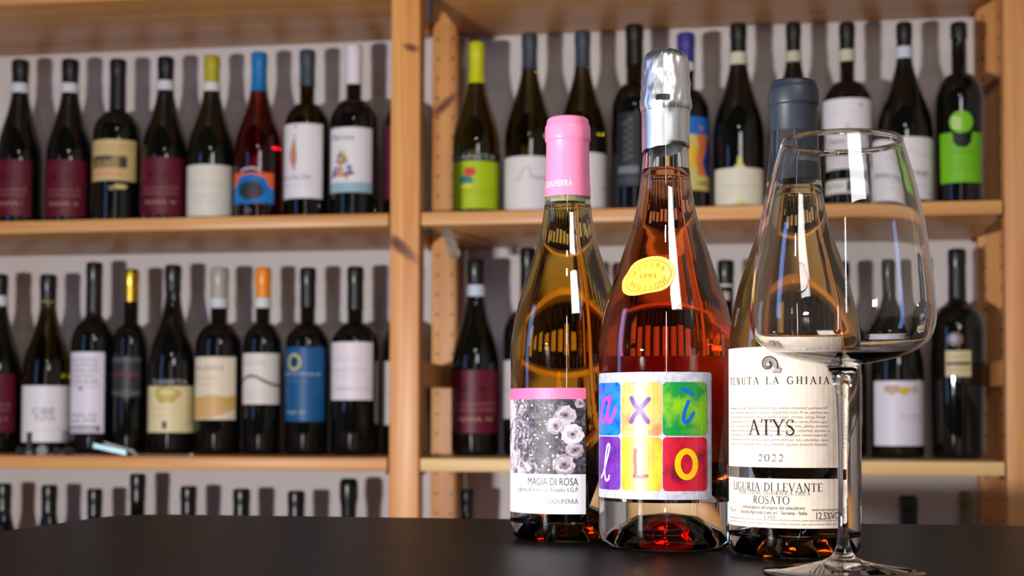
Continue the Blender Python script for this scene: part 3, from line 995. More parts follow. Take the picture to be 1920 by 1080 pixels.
B('lower', VV, 1681, 487, 50, 16, 'burgundy', 'g', 'dark green bottle with square white label right of the glass stem', (BLK, 545, ''), None, ((212, 208, 224), 1640, 1731, 714, 836),
  [('blob', .32, .86, .12, .07, (176, 150, 120), 1.0), ('blob', .52, .84, .10, .06, (200, 176, 70), 2.0), ('blob', .68, .86, .08, .05, (190, 176, 140), 3.0), ('scr', .44, .86, .46, .04, (130, 126, 136)), ('scr', .5, .85, .38, .02, GREY)])
B('lower', VV, 1795, 468, 51, 16.5, 'tall', 'k', 'large black bottle with small gold label, rightmost on the lower right shelf', (BLK, 570, ''), None, ((196, 182, 140), 1773, 1819, 657, 706),
  [('rect', .04, .44, .96, .56, (60, 50, 40)), ('scr', .1, .9, .76, .1, (120, 100, 70)), ('scr', .1, .9, .26, .1, (130, 110, 76))],
  extra=[(None, 1776, 1812, 622, 650, [('ell', .4, .5, .4, .46, (120, 96, 88)), ('ell', .36, .55, .2, .24, (150, 150, 190))])])
# ---- bottom shelf, only necks show above the table
LOWROW = [(12, 907, 14, 'burgundy', 'first'), (97, 910, 14.5, 'burgundy', 'second'), (182, 917, 14, 'bordeaux', 'third'), (262, 889, 14.5, 'bordeaux', None),
          (357, 912, 15, 'bordeaux', 'fifth'), (456, 917, 16, 'bordeaux', 'sixth'), (558, 921, 16, 'bordeaux', 'seventh')]
for cx, tp, nh, kd, nth in LOWROW:
    lb = ('dark bottle neck under the lower left shelf, %s from the left' % nth) if nth else 'tallest dark bottle neck, reaching behind the lower left shelf edge'
    B('bottom', VV, cx, tp, 42, nh, kd, 'k', lb, (BLK, tp + 50, ''))
r = B('bottom', VV, 656, 898, 42, 15, 'bordeaux', 'k', 'dark bottle neck with bulging wax-dipped cap left of the middle upright', None)
R0 = r.children[0]
X, D = shelf_point(656, VV)
H0 = at(656, 898, D).z - r.location.z
k = D / F
lathe('wax_cap', [(14 * k, H0 - 76 * k), (15 * k, H0 - 50 * k), (17.5 * k, H0 - 36 * k), (17.5 * k, H0 - 14 * k), (16.5 * k, H0 - 4 * k), (12 * k, H0 + 0.001), (0, H0 + 0.0015)], foil_mat(BLK), r, 28)
B('bottom', VV, 877, 918, 42, 14.5, 'bordeaux', 'k', 'dark bottle neck right of the middle upright under the lower shelf', (BLK, 960, ''))
B('bottom', VV, 1700, 930, 42, 17.5, 'bordeaux', 'k', 'dark bottle neck in the shade right of the glass stem', (BLK, 990, ''))
B('bottom', VV, 1808, 922, 42, 12.5, 'bordeaux', 'g', 'dim olive-capped bottle neck near the right upright, bottom shelf', ((96, 92, 40), 990, ''))


# ------------------------------------------------------------------ small things on the shelves
ZL = ZC + SH_TOP['lower'] + 0.0003
m_bolt = mat('dull_steel', (84, 86, 90), 0.5, 0.8)


def bolt(px, v, rz, upright, label, scale=1.0):
    X, D = shelf_point(px, v)
    t = thing('hex_bolt', label, 'bolt', (X, D, ZL), rz, 'steel bolts in front of the white-labelled bottle')
    hr, hh, sr, sl = 0.0085 * scale, 0.0065 * scale, 0.0045 * scale, 0.030 * scale
    head = [(hr * math.cos(math.radians(60 * q)), hr * math.sin(math.radians(60 * q))) for q in range(6)]
    if upright:
        T = lambda x, y, z: (x, y, z)
    else:
        T = lambda x, y, z: (z, x, y + hr * 0.866)
    V = [T(x, y, 0) for x, y in head] + [T(x, y, hh) for x, y in head]
    Fc = [list(range(6))[::-1], [6 + q for q in range(6)]] + [[q, (q + 1) % 6, 6 + (q + 1) % 6, 6 + q] for q in range(6)]
    obj('head', V, Fc, m_bolt, t)
    prof, V, Fc = [], [], []
    nr = 14
    for i in range(nr + 1):
        rr = sr * (1.0 if i % 2 else 0.86)
        for q in range(12):
            a = 2 * math.pi * q / 12
            V.append(T(rr * math.cos(a), rr * math.sin(a), hh + sl * i / nr))
    for i in range(nr):
        for q in range(12):
            Fc.append([i * 12 + q, i * 12 + (q + 1) % 12, (i + 1) * 12 + (q + 1) % 12, (i + 1) * 12 + q])
    Fc.append([nr * 12 + q for q in range(12)])
    obj('threaded_shank', V, Fc, m_bolt, t)
    return t


bolt(58, 0.045, 0.3, True, 'steel bolt standing upright on its head among lying bolts', 1.15)
bolt(38, 0.05, 0.9, False, 'steel bolt lying leftmost beside the upright bolt')
bolt(82, 0.03, 1.75, False, 'steel bolt pointing away with its round head facing the room', 1.2)
bolt(104, 0.055, 0.2, False, 'steel bolt lying right of the head-on bolt')
bolt(134, 0.045, 2.5, False, 'steel bolt lying rightmost under the narrow white label')

X, D = shelf_point(208, 0.06)
t = thing('pocket_corkscrew', 'folded steel pocket corkscrew leaning on the lower left shelf', 'corkscrew', (X, D, ZL), -TH + 0.15)
m_st = mat('bluish_steel', (112, 136, 146), 0.42, 0.9)
m_dk = mat('grey_green_plastic', (112, 122, 108), 0.4)


def slat(name, x0, x1, y0, y1, z0a, z0b, th, m):
    V = [(x0, y0, z0a), (x1, y0, z0b), (x1, y1, z0b), (x0, y1, z0a), (x0, y0, z0a + th), (x1, y0, z0b + th), (x1, y1, z0b + th), (x0, y1, z0a + th)]
    obj(name, V, [[3, 2, 1, 0], [4, 5, 6, 7], [0, 1, 5, 4], [1, 2, 6, 5], [2, 3, 7, 6], [3, 0, 4, 7]], m, t)


slat('handle', -0.028, 0.032, -0.006, 0.006, 0.014, 0.001, 0.008, m_st)
slat('lever', -0.012, 0.044, 0.006, 0.012, 0.020, 0.004, 0.005, m_dk)
V, Fc = tube_mesh([(-0.03 + 0.0012 * math.cos(i * 0.9), -0.0 + 0.004 * math.sin(i * 0.9), 0.012 + 0.0012 * i) for i in range(18)], 0.0012, 6)
obj('worm', V, Fc, m_st, t, smooth=True)

X0, D0 = shelf_point(258, 0.02)
X1, D1 = shelf_point(362, 0.02)
t = thing('metal_rod', 'thin steel rod lying along the front edge of the lower left shelf', 'rod', ((X0 + X1) / 2, (D0 + D1) / 2, ZL), -TH)
hl = math.hypot(X1 - X0, D1 - D0) / 2
V, Fc = tube_mesh([(-hl, 0, 0.0026), (hl, 0, 0.0026)], 0.0016, 10)
obj('shaft', V, Fc, mat('grey_rod', (120, 116, 112), 0.4, 0.9), t, smooth=True, sharp=40)
for q in (-1, 1):
    V, Fc = tube_mesh([(q * hl - 0.003, 0, 0.0027), (q * hl + 0.003, 0, 0.0027)], 0.0026, 10)
    obj('end_knob', V, Fc, mat('rod_end', (214, 208, 200), 0.3, 0.6), t, smooth=True, sharp=40)

# paper tag stuck under the upper right shelf
zt = ZC + SH_TOP['upper'] - SH_T
tg = thing('paper_tag', 'crumpled pale paper tag hanging under the upper right shelf by the upright', 'tag',
           tuple(unit(POST_W + 0.036, 0.05, zt)), -TH)
m_tag = cloudy('paper_tag_print', ((158, 148, 136), (132, 122, 110), (106, 98, 86)), 180.0, 0.7)
V, Fc = [], []
prof = [(0.0, 0.0, 0.0), (0.002, 0.012, -0.014), (0.006, 0.02, -0.028), (0.010, 0.026, -0.040), (0.011, 0.020, -0.050)]
for dx, dy, dz in prof:
    V += [(dx - 0.009, dy, dz), (dx + 0.010, dy + 0.001, dz + 0.001)]
Fc = [[2 * i, 2 * i + 1, 2 * i + 3, 2 * i + 2] for i in range(len(prof) - 1)]
sheet = obj('paper', V, Fc, m_tag, tg)
so = sheet.modifiers.new('thickness', 'SOLIDIFY')
so.thickness = 0.0006

# ------------------------------------------------------------------ foreground bottles
CLEAR = glass('clear_bottle_glass', (250, 252, 250), 1.5)
GLASS_W = 0.0034


def fg_bottle(cx, D, label, prof_px, base, fill_y, wine, floor_z=0.010, name='rose_wine_bottle', seg=72):
    """Foreground bottle of clear glass: turned shell with a cavity, filled with wine. prof_px: (y, half width) measured down the silhouette."""
    X = at(cx, 800, D).x
    root = thing(name, label, 'bottle', (X, D, ZT + 0.0003), -math.atan2(X, D))
    sc = D / F

    def z(y):
        return at(cx, y, D).z - ZT
    outer = base + [(h * sc, z(y)) for y, h in sorted(prof_px, key=lambda q: -q[0])]
    ztop = outer[-1][1]
    body = [p for p in outer if p[1] > floor_z + 0.004]
    inner = [(0.0, floor_z + 0.014), (base[-1][0] * 0.30, floor_z + 0.012), (base[-1][0] * 0.62, floor_z + 0.003), (base[-1][0] * 0.82, floor_z)]
    inner += [(r - GLASS_W, zz) for r, zz in body]
    shell = outer + [(outer[-1][0] - GLASS_W, ztop)] + inner[::-1][1:]
    lathe('bottle_glass', shell, CLEAR, root, seg)
    zf = z(fill_y)
    liq = [(max(r + 0.0003, 0) if r > 0 else 0, zz - (0.0003 if i < 4 else 0)) for i, (r, zz) in enumerate(inner) if zz < zf - 0.001]
    rin = Surface(inner[3:], 1)
    rf = rin.r(zf)
    liq += [(rf + 0.0003, zf), (rf - 0.0012, zf - 0.0006), (0, zf - 0.0008)]
    lathe('wine', liq, wine, root, seg)
    R = base[-1][0]
    return root, Surface(base[2:] + [(h * sc, z(y)) for y, h in prof_px], R), z, sc, R


BURG = [(656, 107), (637, 105.2), (619, 102.5), (600, 99.5), (582, 95.5), (563, 91), (545, 85.5), (526, 79.5), (508, 73), (490, 66.5), (471, 60), (452, 54.8), (434, 51), (415, 47.5), (397, 45), (372, 42.2), (340, 40), (300, 39), (268, 38.5), (240, 38.5), (226, 38)]


def base_prof(R, punt=0.020):
    return [(0.0, punt), (R * 0.30, punt * 0.9), (R * 0.60, punt * 0.42), (R * 0.80, 0.0010), (R * 0.86, 0.0), (R * 0.93, 0.0014), (R * 0.985, 0.0055), (R, 0.012)]


# ---- pink-capped bottle
RB = 107 * 1.092 / F
b1, S1, z1, k1, R1 = fg_bottle(1064, 1.092, 'clear bottle of amber rosé wine with pink capsule and flower photo label', BURG, base_prof(RB), 387,
                               wine_mat('amber_rose_wine', (0.70, 0.27, 0.012)), 0.012)
PINK = foil_mat((255, 138, 180), 0.36)
cap_px = [(372, 43.5), (356, 42.6), (340, 41.6), (320, 41), (300, 40.6), (270, 40.4), (268, 40.8), (266, 42.6), (262, 43), (242, 42.8), (238, 41.8), (236, 40.2), (229, 39.4), (225, 37.6), (222.5, 33), (221.5, 0)]
capp = [(h * k1, z1(y)) for y, h in cap_px]
cap1 = lathe('capsule', capp, PINK, b1, 64, sharp=60)
Sc = Surface(capp[:-1], 41.5 * k1)
P = Print(Sc, 0.00025, 0.002)
wt = mat('capsule_print_white', (252, 236, 242), 0.4)
for ang_end in (math.radians(12), math.radians(150)):
    P.text('CADUFERRÀ', ang_end * Sc.rref, z1(350), 11.5 * k1, wt, 0, width=math.radians(90) * Sc.rref, align='R')
P.build('capsule_lettering', cap1)
ck = [(0, z1(382)), (34 * k1, z1(382)), (34.5 * k1, z1(330)), (0, z1(330))]
lathe('cork', ck, mat('pale_cork', (196, 190, 150), 0.7), b1, 32, sharp=40)


def ang(px, cx, hw):
    return math.asin(max(-0.995, min(0.995, (px - cx) / hw)))


hw1 = 107.5


def zf1(y):
    return at(1064, y, 1.092 - RB).z - ZT


sA, sB = -math.radians(81) * R1, ang(1097, 1064, hw1) * R1
lab1 = label_sheet('front_label', S1, sA, sB, zf1(965), zf1(728), mat('coated_white_paper', (222, 220, 226), 0.5), b1)
P = Print(S1, 0.00045, 0.003)


def flower_ground():
    m = bpy.data.materials.new('flower_photo_ground')
    m.use_nodes = True
    L = m.node_tree.links.new
    b = m.node_tree.nodes['Principled BSDF']
    b.inputs['Roughness'].default_value = 0.5
    tc = N(m, 'ShaderNodeTexCoord')
    n1 = N(m, 'ShaderNodeTexNoise', Scale=260.0, Detail=6.0, Roughness=0.65, Distortion=0.8)
    n2 = N(m, 'ShaderNodeTexNoise', Scale=70.0, Detail=2.0)
    L(tc.outputs['Object'], n1.inputs['Vector'])
    L(tc.outputs['Object'], n2.inputs['Vector'])
    # the left of the picture holds pale out-of-focus blossom, the right dark leaves with bright specks
    sp = N(m, 'ShaderNodeSeparateXYZ')
    L(tc.outputs['Object'], sp.inputs[0])
    mr = N(m, 'ShaderNodeMapRange')
    mr.inputs['From Min'].default_value = -0.040
    mr.inputs['From Max'].default_value = -0.016
    mr.inputs['To Min'].default_value = 0.20
    mr.inputs['To Max'].default_value = -0.11
    L(sp.outputs['X'], mr.inputs['Value'])
    a = N(m, 'ShaderNodeMath', operation='MULTIPLY_ADD')
    L(n2.outputs['Fac'], a.inputs[0])
    a.inputs[1].default_value = 0.55
    L(n1.outputs['Fac'], a.inputs[2])
    a2 = N(m, 'ShaderNodeMath', operation='ADD')
    L(a.outputs[0], a2.inputs[0])
    L(mr.outputs[0], a2.inputs[1])
    r = N(m, 'ShaderNodeValToRGB')
    cr = r.color_ramp
    cr.elements[0].position, cr.elements[1].position = 0.66, 1.0
    cr.elements[0].color, cr.elements[1].color = lin((40, 36, 46)), lin((222, 210, 220))
    e = cr.elements.new(0.82)
    e.color = lin((98, 90, 102))
    L(a2.outputs[0], r.inputs['Fac'])
    L(r.outputs['Color'], b.inputs['Base Color'])
    return m


P.rect(sA, zf1(749), sB, zf1(728), mat('label_pink', (250, 112, 162), 0.5))
P.rect(sA, zf1(890), sB, zf1(749), flower_ground())


def rose(P, px, py, rpx, tones, seed, cx, hw, R, zfun, k):
    """A printed rose: rings of overlapping petals, pale outside to dark heart."""
    rnd = random.Random(seed)
    s, zz, rr = ang(px, cx, hw) * R, zfun(py), rpx * k
    lv = 1
    for ring_i, (q, npet) in enumerate(((1.0, 9), (0.74, 8), (0.5, 6), (0.3, 4))):
        for j in range(npet):
            a = 2 * math.pi * j / npet + rnd.uniform(-.2, .2) + ring_i * 0.35
            c = tones[min(len(tones) - 1, ring_i + rnd.choice((0, 0, 1)))]
            cs, cz = s + rr * q * 0.62 * math.cos(a), zz + rr * q * 0.55 * math.sin(a)
            P.ell(cs, cz, rr * q * 0.46, rr * q * 0.40, ink(c), lv, n=12, wob=0.35, seed=seed + j * 1.3 + ring_i)
        lv += 1
    P.ell(s, zz, rr * 0.16, rr * 0.13, ink((72, 60, 66)), lv, n=10)


PALE = [(206, 192, 202), (232, 222, 228), (214, 202, 210), (176, 160, 168)]
MIDT = [(150, 138, 150), (196, 184, 194), (170, 156, 166), (120, 108, 118)]
for px, py, rp, tn, sd in ((1060, 779, 19, MIDT, 3), (1043, 799, 17, MIDT, 5), (1080, 845, 20, MIDT, 8), (1076, 815, 25, PALE, 11), (1058, 872, 20, MIDT, 14), (1086, 757, 9, MIDT, 17)):
    if px + rp * 0.9 < 1097:
        rose(P, px, py, rp, tn, sd, 1064, hw1, R1, zf1, k1)
    else:
        rose(P, px - 3, py, min(rp, 1096 - px), tn, sd, 1064, hw1, R1, zf1, k1)
rnd = random.Random(4)
for q in range(70):
    px, py = rnd.uniform(966, 1050), rnd.uniform(756, 884)
    g = rnd.choice((200, 180, 150, 226))
    P.ell(ang(px, 1064, hw1) * R1, zf1(py), rnd.uniform(1, 3.2) * k1, rnd.uniform(1, 2.6) * k1, ink((g, g - 10, g - 2)), 1, n=8, wob=0.5, seed=q)
txt = ink((78, 74, 82))
P.text('MAGIA DI ROSA', ang(1083, 1064, hw1) * R1, zf1(904), 14.0 * k1, txt, 0, width=(ang(1083, 1064, hw1) - ang(993, 1064, hw1)) * R1, align='R')
P.text('Liguria di Levante Rosato I.G.P', ang(1083, 1064, hw1) * R1, zf1(919), 8.2 * k1, ink((110, 106, 114)), 0, width=(ang(1083, 1064, hw1) - ang(974, 1064, hw1)) * R1, align='R')
P.text('CADUFERRÀ', ang(1083, 1064, hw1) * R1, zf1(941), 8.6 * k1, ink((120, 116, 124)), 0, width=(ang(1083, 1064, hw1) - ang(1027, 1064, hw1)) * R1, align='R')
P.build('label_print', lab1)

# ---- silver-foiled sparkling bottle
D2 = 1.024
R2 = 126 * D2 / F
SPARK = [(650, 126), (643, 125.6), (628, 124.4), (612, 122), (596, 119), (580, 116), (565, 111), (549, 105.5), (533, 100), (517, 94.5), (501, 89), (486, 84), (470, 79), (454, 73.5), (438, 68), (423, 63), (407, 58.6), (391, 55), (375, 52), (360, 49.5), (340, 47), (316, 44.8), (285, 43), (240, 42), (210, 41.5), (206, 45), (190, 45), (184, 41), (140, 40)]
b2, S2, z2, k2, R2 = fg_bottle(1249, D2, 'clear sparkling bottle of orange-red rosé with silver foil and colourful letter tiles', SPARK, base_prof(R2, 0.024), 319,
                               wine_mat('orange_red_wine', (0.86, 0.08, 0.012)), 0.031, name='sparkling_wine_bottle')


def zf2(y):
    return at(1249, y, D2 - R2).z - ZT


# crumpled foil
foil_px = [(283, 44.6), (278, 44.8), (270, 45), (258, 45), (246, 45), (234, 45), (222, 45), (214, 45.4), (209, 46.2), (205, 48.2), (200, 49), (194, 48.6), (188, 47.4), (182, 46.6), (176, 46.4), (170, 46), (164, 45.6), (158, 45.4), (150, 45), (143, 44.8), (136, 44.8), (129, 44.4), (122, 44), (116, 43.2), (111, 41.4), (106, 38.6), (102, 34.6), (98.5, 29), (96.5, 22), (95, 14), (94.5, 6)]
seg = 120
V, Fc = [], []
for i, (y, h) in enumerate(foil_px):
    amp = 0.10 if y > 210 else 0.95
    for q in range(seg):
        a = 2 * math.pi * q / seg
        r = h * k2
        zz = z2(y)
        n1 = noise.noise((math.cos(a) * 5.0, math.sin(a) * 5.0, zz * 130))
        n2 = noise.noise((math.cos(a) * 13.0 + 7, math.sin(a) * 13.0, zz * 330))
        n3 = noise.noise((math.cos(a) * 9.0 + 3, math.sin(a) * 9.0, zz * 40 + 5))
        d = 0.0006 * amp * (1.2 * n1 + 0.8 * n2 + 0.9 * abs(n3))
        if i == 0:
            zz += 0.0022 * math.sin(a * 1.0 + 0.6) + 0.0012 * noise.noise((math.cos(a) * 2, math.sin(a) * 2, 3.3))
        rr = max(r + d, 0.0004)
        V.append((rr * math.sin(a), -rr * math.cos(a), zz + (0.0004 * n2 if amp > .5 else 0)))
for i in range(len(foil_px) - 1):
    for q in range(seg):
        q2 = (q + 1) % seg
        Fc.append([i * seg + q, i * seg + q2, (i + 1) * seg + q2, (i + 1) * seg + q])
V.append((0, 0, z2(94.3)))
Fc += [[(len(foil_px) - 1) * seg + q, (len(foil_px) - 1) * seg + (q + 1) % seg, len(V) - 1] for q in range(seg)]
foil = obj('foil_capsule', V, Fc, mat('silver_foil', (238, 240, 246), 0.36, 1.0), b2, smooth=True)
Sf = Surface([(h * k2, z2(y)) for y, h in foil_px], 45 * k2)
P = Print(Sf, 0.0010, 0.002, 0.002)
P.rrect(ang(1232, 1249, 47) * Sf.rref, z2(198), ang(1257, 1249, 47) * Sf.rref, z2(187), 0.0010, mat('tear_tab_black', (26, 26, 30), 0.4))
tab = P.build('tear_tab', foil)
P = Print(Sf, 0.0004, 0.002)
for q in range(26):
    a = math.radians(-100 + 8 * q)
    P.ell(a * Sf.rref, z2(210.5 - 2.0 * math.sin(a + .3)), 0.00042, 0.00042, ink((40, 42, 50)), n=8)
P.build('perforation', foil)

# letter-tile label
a0, a1 = -math.radians(79), ang(1330, 1249, 126)
zb, zt_ = zf2(938), zf2(698)
P = Print(S2, 0.0004, 0.003)
silver = cloudy('silver_grey_paper', ((206, 206, 218), (190, 190, 204), (172, 172, 190)), 260, 0.36)
P.rrect(a0 * R2, zb, a1 * R2, zt_, 0.002, silver)
lab2 = P.build('front_label', b2)
P = Print(S2, 0.00055, 0.003)
cols = [(-math.radians(77), ang(1167, 1249, 126)), (ang(1169.5, 1249, 126), ang(1241, 1249, 126)), (ang(1243, 1249, 126), ang(1320.5, 1249, 126))]
rows = [(zf2(818), zf2(717)), (zf2(922), zf2(820.5))]
tile_m = [[cloudy('tile_blue', ((6, 66, 190), (10, 130, 236), (70, 110, 220)), 110, seed=.1), cloudy('tile_peach', ((240, 172, 62), (244, 184, 100), (222, 128, 72)), 70, seed=.4), cloudy('tile_green', ((132, 190, 16), (12, 142, 56), (6, 132, 68)), 55, seed=.7, pos=(.36, .52, .7))],
          [cloudy('tile_violet', ((86, 24, 130), (110, 40, 160), (120, 60, 176)), 100, seed=1.1), cloudy('tile_yellow', ((255, 204, 30), (250, 184, 30), (232, 136, 20)), 60, seed=1.5), cloudy('tile_crimson', ((110, 6, 40), (186, 14, 46), (226, 20, 56)), 70, seed=1.9)]]
for rI, (zz0, zz1) in enumerate(rows):
    for cI, (aa0, aa1) in enumerate(cols):
        P.rrect(aa0 * R2, zz0, aa1 * R2, zz1, 0.0028, tile_m[rI][cI], 0)


def L2(pts, w, rgb, tile, rough=0.36):
    """Stroke in tile space (0..1, 0..1), width in tile widths."""
    rI, cI = tile
    (aa0, aa1), (zz0, zz1) = cols[cI], rows[rI]
    W = (aa1 - aa0) * R2
    q = [(aa0 * R2 + u * W, zz0 + v * (zz1 - zz0)) for u, v in pts]
    # smooth the stroke
    sm = []
    for i in range(len(q) - 1):
        p0, p1, p2, p3 = q[max(i - 1, 0)], q[i], q[i + 1], q[min(i + 2, len(q) - 1)]
        for j in range(5):
            t = j / 5
            sm.append(tuple(0.5 * (2 * p1[c] + (p2[c] - p0[c]) * t + (2 * p0[c] - 5 * p1[c] + 4 * p2[c] - p3[c]) * t * t + (3 * p1[c] - p0[c] - 3 * p2[c] + p3[c]) * t ** 3) for c in (0, 1)))
    sm.append(q[-1])
    P.line(sm, w * W, ink(rgb, rough), 1)


L2([(.60, .68), (.46, .70), (.28, .52), (.22, .32), (.34, .25), (.50, .36), (.62, .58), (.66, .70)], .10, (232, 70, 190), (0, 0))
L2([(.66, .72), (.56, .42), (.60, .27), (.72, .30), (.86, .50)], .10, (232, 70, 190), (0, 0))
L2([(.28, .70), (.36, .58), (.50, .46), (.68, .26)], .11, (104, 34, 150), (0, 1))
L2([(.70, .68), (.50, .50), (.36, .38), (.27, .26)], .11, (104, 34, 150), (0, 1))
L2([(.42, .87), (.53, .83), (.64, .78)], .075, (10, 96, 206), (0, 2))
L2([(.56, .64), (.47, .44), (.45, .28), (.52, .26), (.60, .32), (.67, .42)], .075, (10, 96, 206), (0, 2))
L2([(.22, .22), (.36, .32), (.56, .62), (.64, .82), (.56, .84), (.46, .60), (.42, .34), (.48, .18), (.60, .20), (.62, .26)], .06, (240, 232, 246), (1, 0))
L2([(.38, .76), (.36, .60), (.38, .40), (.36, .27)], .085, (186, 44, 24), (1, 1))
L2([(.36, .27), (.50, .26), (.66, .28)], .085, (186, 44, 24), (1, 1))
(aa0, aa1), (zz0, zz1) = cols[2], rows[1]
W = (aa1 - aa0) * R2
P.ring(aa0 * R2 + .52 * W, zz0 + .50 * (zz1 - zz0), .20 * W, .24 * (zz1 - zz0), .13 * W, ink((250, 190, 10), .36), 1)
P.build('label_print', lab2)

# gold seal on the shoulder
sx, sy = ang(1217.5, 1249, 97) * R2, z2(527)
seal_r = (51 * k2, 35 * k2)
P = Print(S2, 0.0004, 0.0025, 0.0025)
P.rref = R2


def seal_pt(u, v, tilt=0.10):
    c, s = math.cos(tilt), math.sin(tilt)
    x, y = u * 51 * k2 * 1.36, v * 34 * k2 * 1.04
    return (sx + c * x - s * y, sy + s * x + c * y)


def seal_poly(fu, n=40, wob=0.0):
    out = []
    for q in range(n):
        a = 2 * math.pi * q / n
        w = fu * (1 + wob * noise.noise((math.cos(a) * 1.5, math.sin(a) * 1.5, .7)))
        out.append(seal_pt(w * math.cos(a), w * math.sin(a)))
    return out


gold = mat('seal_gold', (248, 196, 92), 0.32)
P.poly(seal_poly(1.0, wob=.16), gold, 0)
seal = P.build('gold_seal', b2)
P = Print(S2, 0.00055, 0.0025, 0.0025)
P.poly(seal_poly(.80, wob=.10), mat('seal_gold_inner', (250, 212, 84), 0.32), 0)
P.line(seal_poly(.80, wob=.10) + seal_poly(.80, wob=.10)[:1], 0.0004, ink((190, 150, 50)), 1, cap=False)
SI = ink((176, 136, 34))
for s_, rr, a_from, a_to, up in (('A...RA', .60, 150, 30, 1), ('BRU..ONE', .62, 205, 335, -1)):
    for i, ch in enumerate(s_):
        a = math.radians(a_from + (a_to - a_from) * i / (len(s_) - 1))
        x, y = seal_pt(rr * math.cos(a), rr * math.sin(a))
        if ch == '.':                      # worn letters that cannot be read
            P.ell(x, y, 2.6 * k2, 3.6 * k2, ink((214, 172, 60)), 1, n=10, wob=.5, seed=i)
            continue
        P.text(ch, x, y, 9.5 * k2, SI, 1, rot=(math.pi / 2 - a if False else 0) + (math.cos(a) * (-0.55 if up > 0 else 0.55)))
x, y = seal_pt(-.02, 0.0)
P.text('1991', x, y, 9.5 * k2, SI, 1, width=38 * k2, rot=.03)
P.build('seal_lettering', seal)

# back label, in contact with the glass and seen red through the wine
bl = label_sheet('back_label', Surface([(R2 - 0.0012, 0.0), (R2 - 0.0012, 0.2)], R2), math.radians(118) * R2, math.radians(240) * R2, zf2(900), zf2(664), mat('back_label_paper', (250, 240, 236), 0.6), b2)

# ---- ATYS bottle with slate capsule
D3, CX3 = 0.966, 1490
kk = (1.092 / F) / (D3 / F)          # the same bottle mould as the pink-capped one, nearer to the camera
BURG3 = []
for y, h in BURG:
    zz = at(1064, y, 1.092).z
    lo, hi = -200.0, 1200.0
    for _ in range(40):
        mid = (lo + hi) / 2
        if at(CX3, mid, D3).z > zz - 0.002:
            lo = mid
        else:
            hi = mid
    BURG3.append(((lo + hi) / 2, h * kk * 1.012))
R3 = 107 * kk * 1.012 * D3 / F
b3, S3, z3, k3, R3 = fg_bottle(CX3, D3, 'clear bottle of pale rosé with slate-grey capsule and cream paper label', BURG3, base_prof(R3, 0.022), 352,
                               wine_mat('pale_copper_wine', (0.79, 0.36, 0.065)), 0.012)
hw3 = R3 / k3


def zf3(y):
    return at(CX3, y, D3 - R3).z - ZT


SLATE = foil_mat((36, 42, 54), 0.45)
off = z3(153)
zcap = lambda dpx: off - dpx * 1.130 * k3          # same capsule shape as the pink one, in this bottle's scale
cap3_px = [(343 - 153, 47.2), (170, 46.6), (150, 45.8), (130, 45.2), (100, 44.8), (52, 44.6), (50, 45), (47.5, 47.4), (44, 47.8), (20, 47.4), (16, 46.4), (14, 44.6), (7, 43.8), (3, 41.8), (1, 37), (0, 0)]
capp3 = [(h * k3, off - d * k3) for d, h in cap3_px]
cap3 = lathe('capsule', capp3, SLATE, b3, 64, sharp=60)
Sc3 = Surface(capp3[:-1], 46 * k3)
P = Print(Sc3, 0.00025, 0.002)
P.serif('TENUTA LA GHIAIA', math.radians(38) * Sc3.rref, z3(305), 7 * k3, ink((196, 198, 204)), 0, width=math.radians(62) * Sc3.rref, weight=1.1)
P.build('capsule_lettering', cap3)
PAPER = cloudy('cream_label_paper', ((244, 228, 214), (240, 222, 206), (234, 214, 196)), 160, 0.75)
PAPER.node_tree.nodes['Principled BSDF'].inputs['Specular IOR Level'].default_value = 0.12
sa3, sb3 = -math.radians(80) * R3, ang(1573, CX3, hw3) * R3
lab3 = label_sheet('front_label', S3, sa3, sb3, zf3(878), zf3(650), PAPER, b3)
lab3b = label_sheet('lower_label', S3, sa3, sb3, zf3(992), zf3(899), PAPER, b3)
P = Print(S3, 0.00045, 0.003)
INK = mat('label_ink', (46, 38, 38), .75, spec=0.1)
INK2 = mat('label_ink_grey', (96, 84, 78), .75, spec=0.1)


def s3(px):
    return ang(px, CX3, hw3) * R3


P.serif('TENUTA LA GHIAIA', (s3(1374) + s3(1551)) / 2, zf3(714), 13.5 * k3, INK, 0, width=s3(1551) - s3(1374), weight=1.2, gap=.34)
P.serif('ATYS', (s3(1409) + s3(1490)) / 2, zf3(802), 28 * k3, INK, 2, width=s3(1490) - s3(1409), weight=1.0, gap=.05)
P.serif('2022', (s3(1425) + s3(1470)) / 2, zf3(860), 12.5 * k3, INK, 0, width=s3(1470) - s3(1425), gap=.24, weight=1.15)
rnd = random.Random(12)
for i in range(9):
    y = 766.5 + i * 8.55
    P.scribble(s3(1375), s3(1550 - rnd.uniform(0, 8)), zf3(y), 4.6 * k3, 0.85 * k3, INK2, rnd, 0)
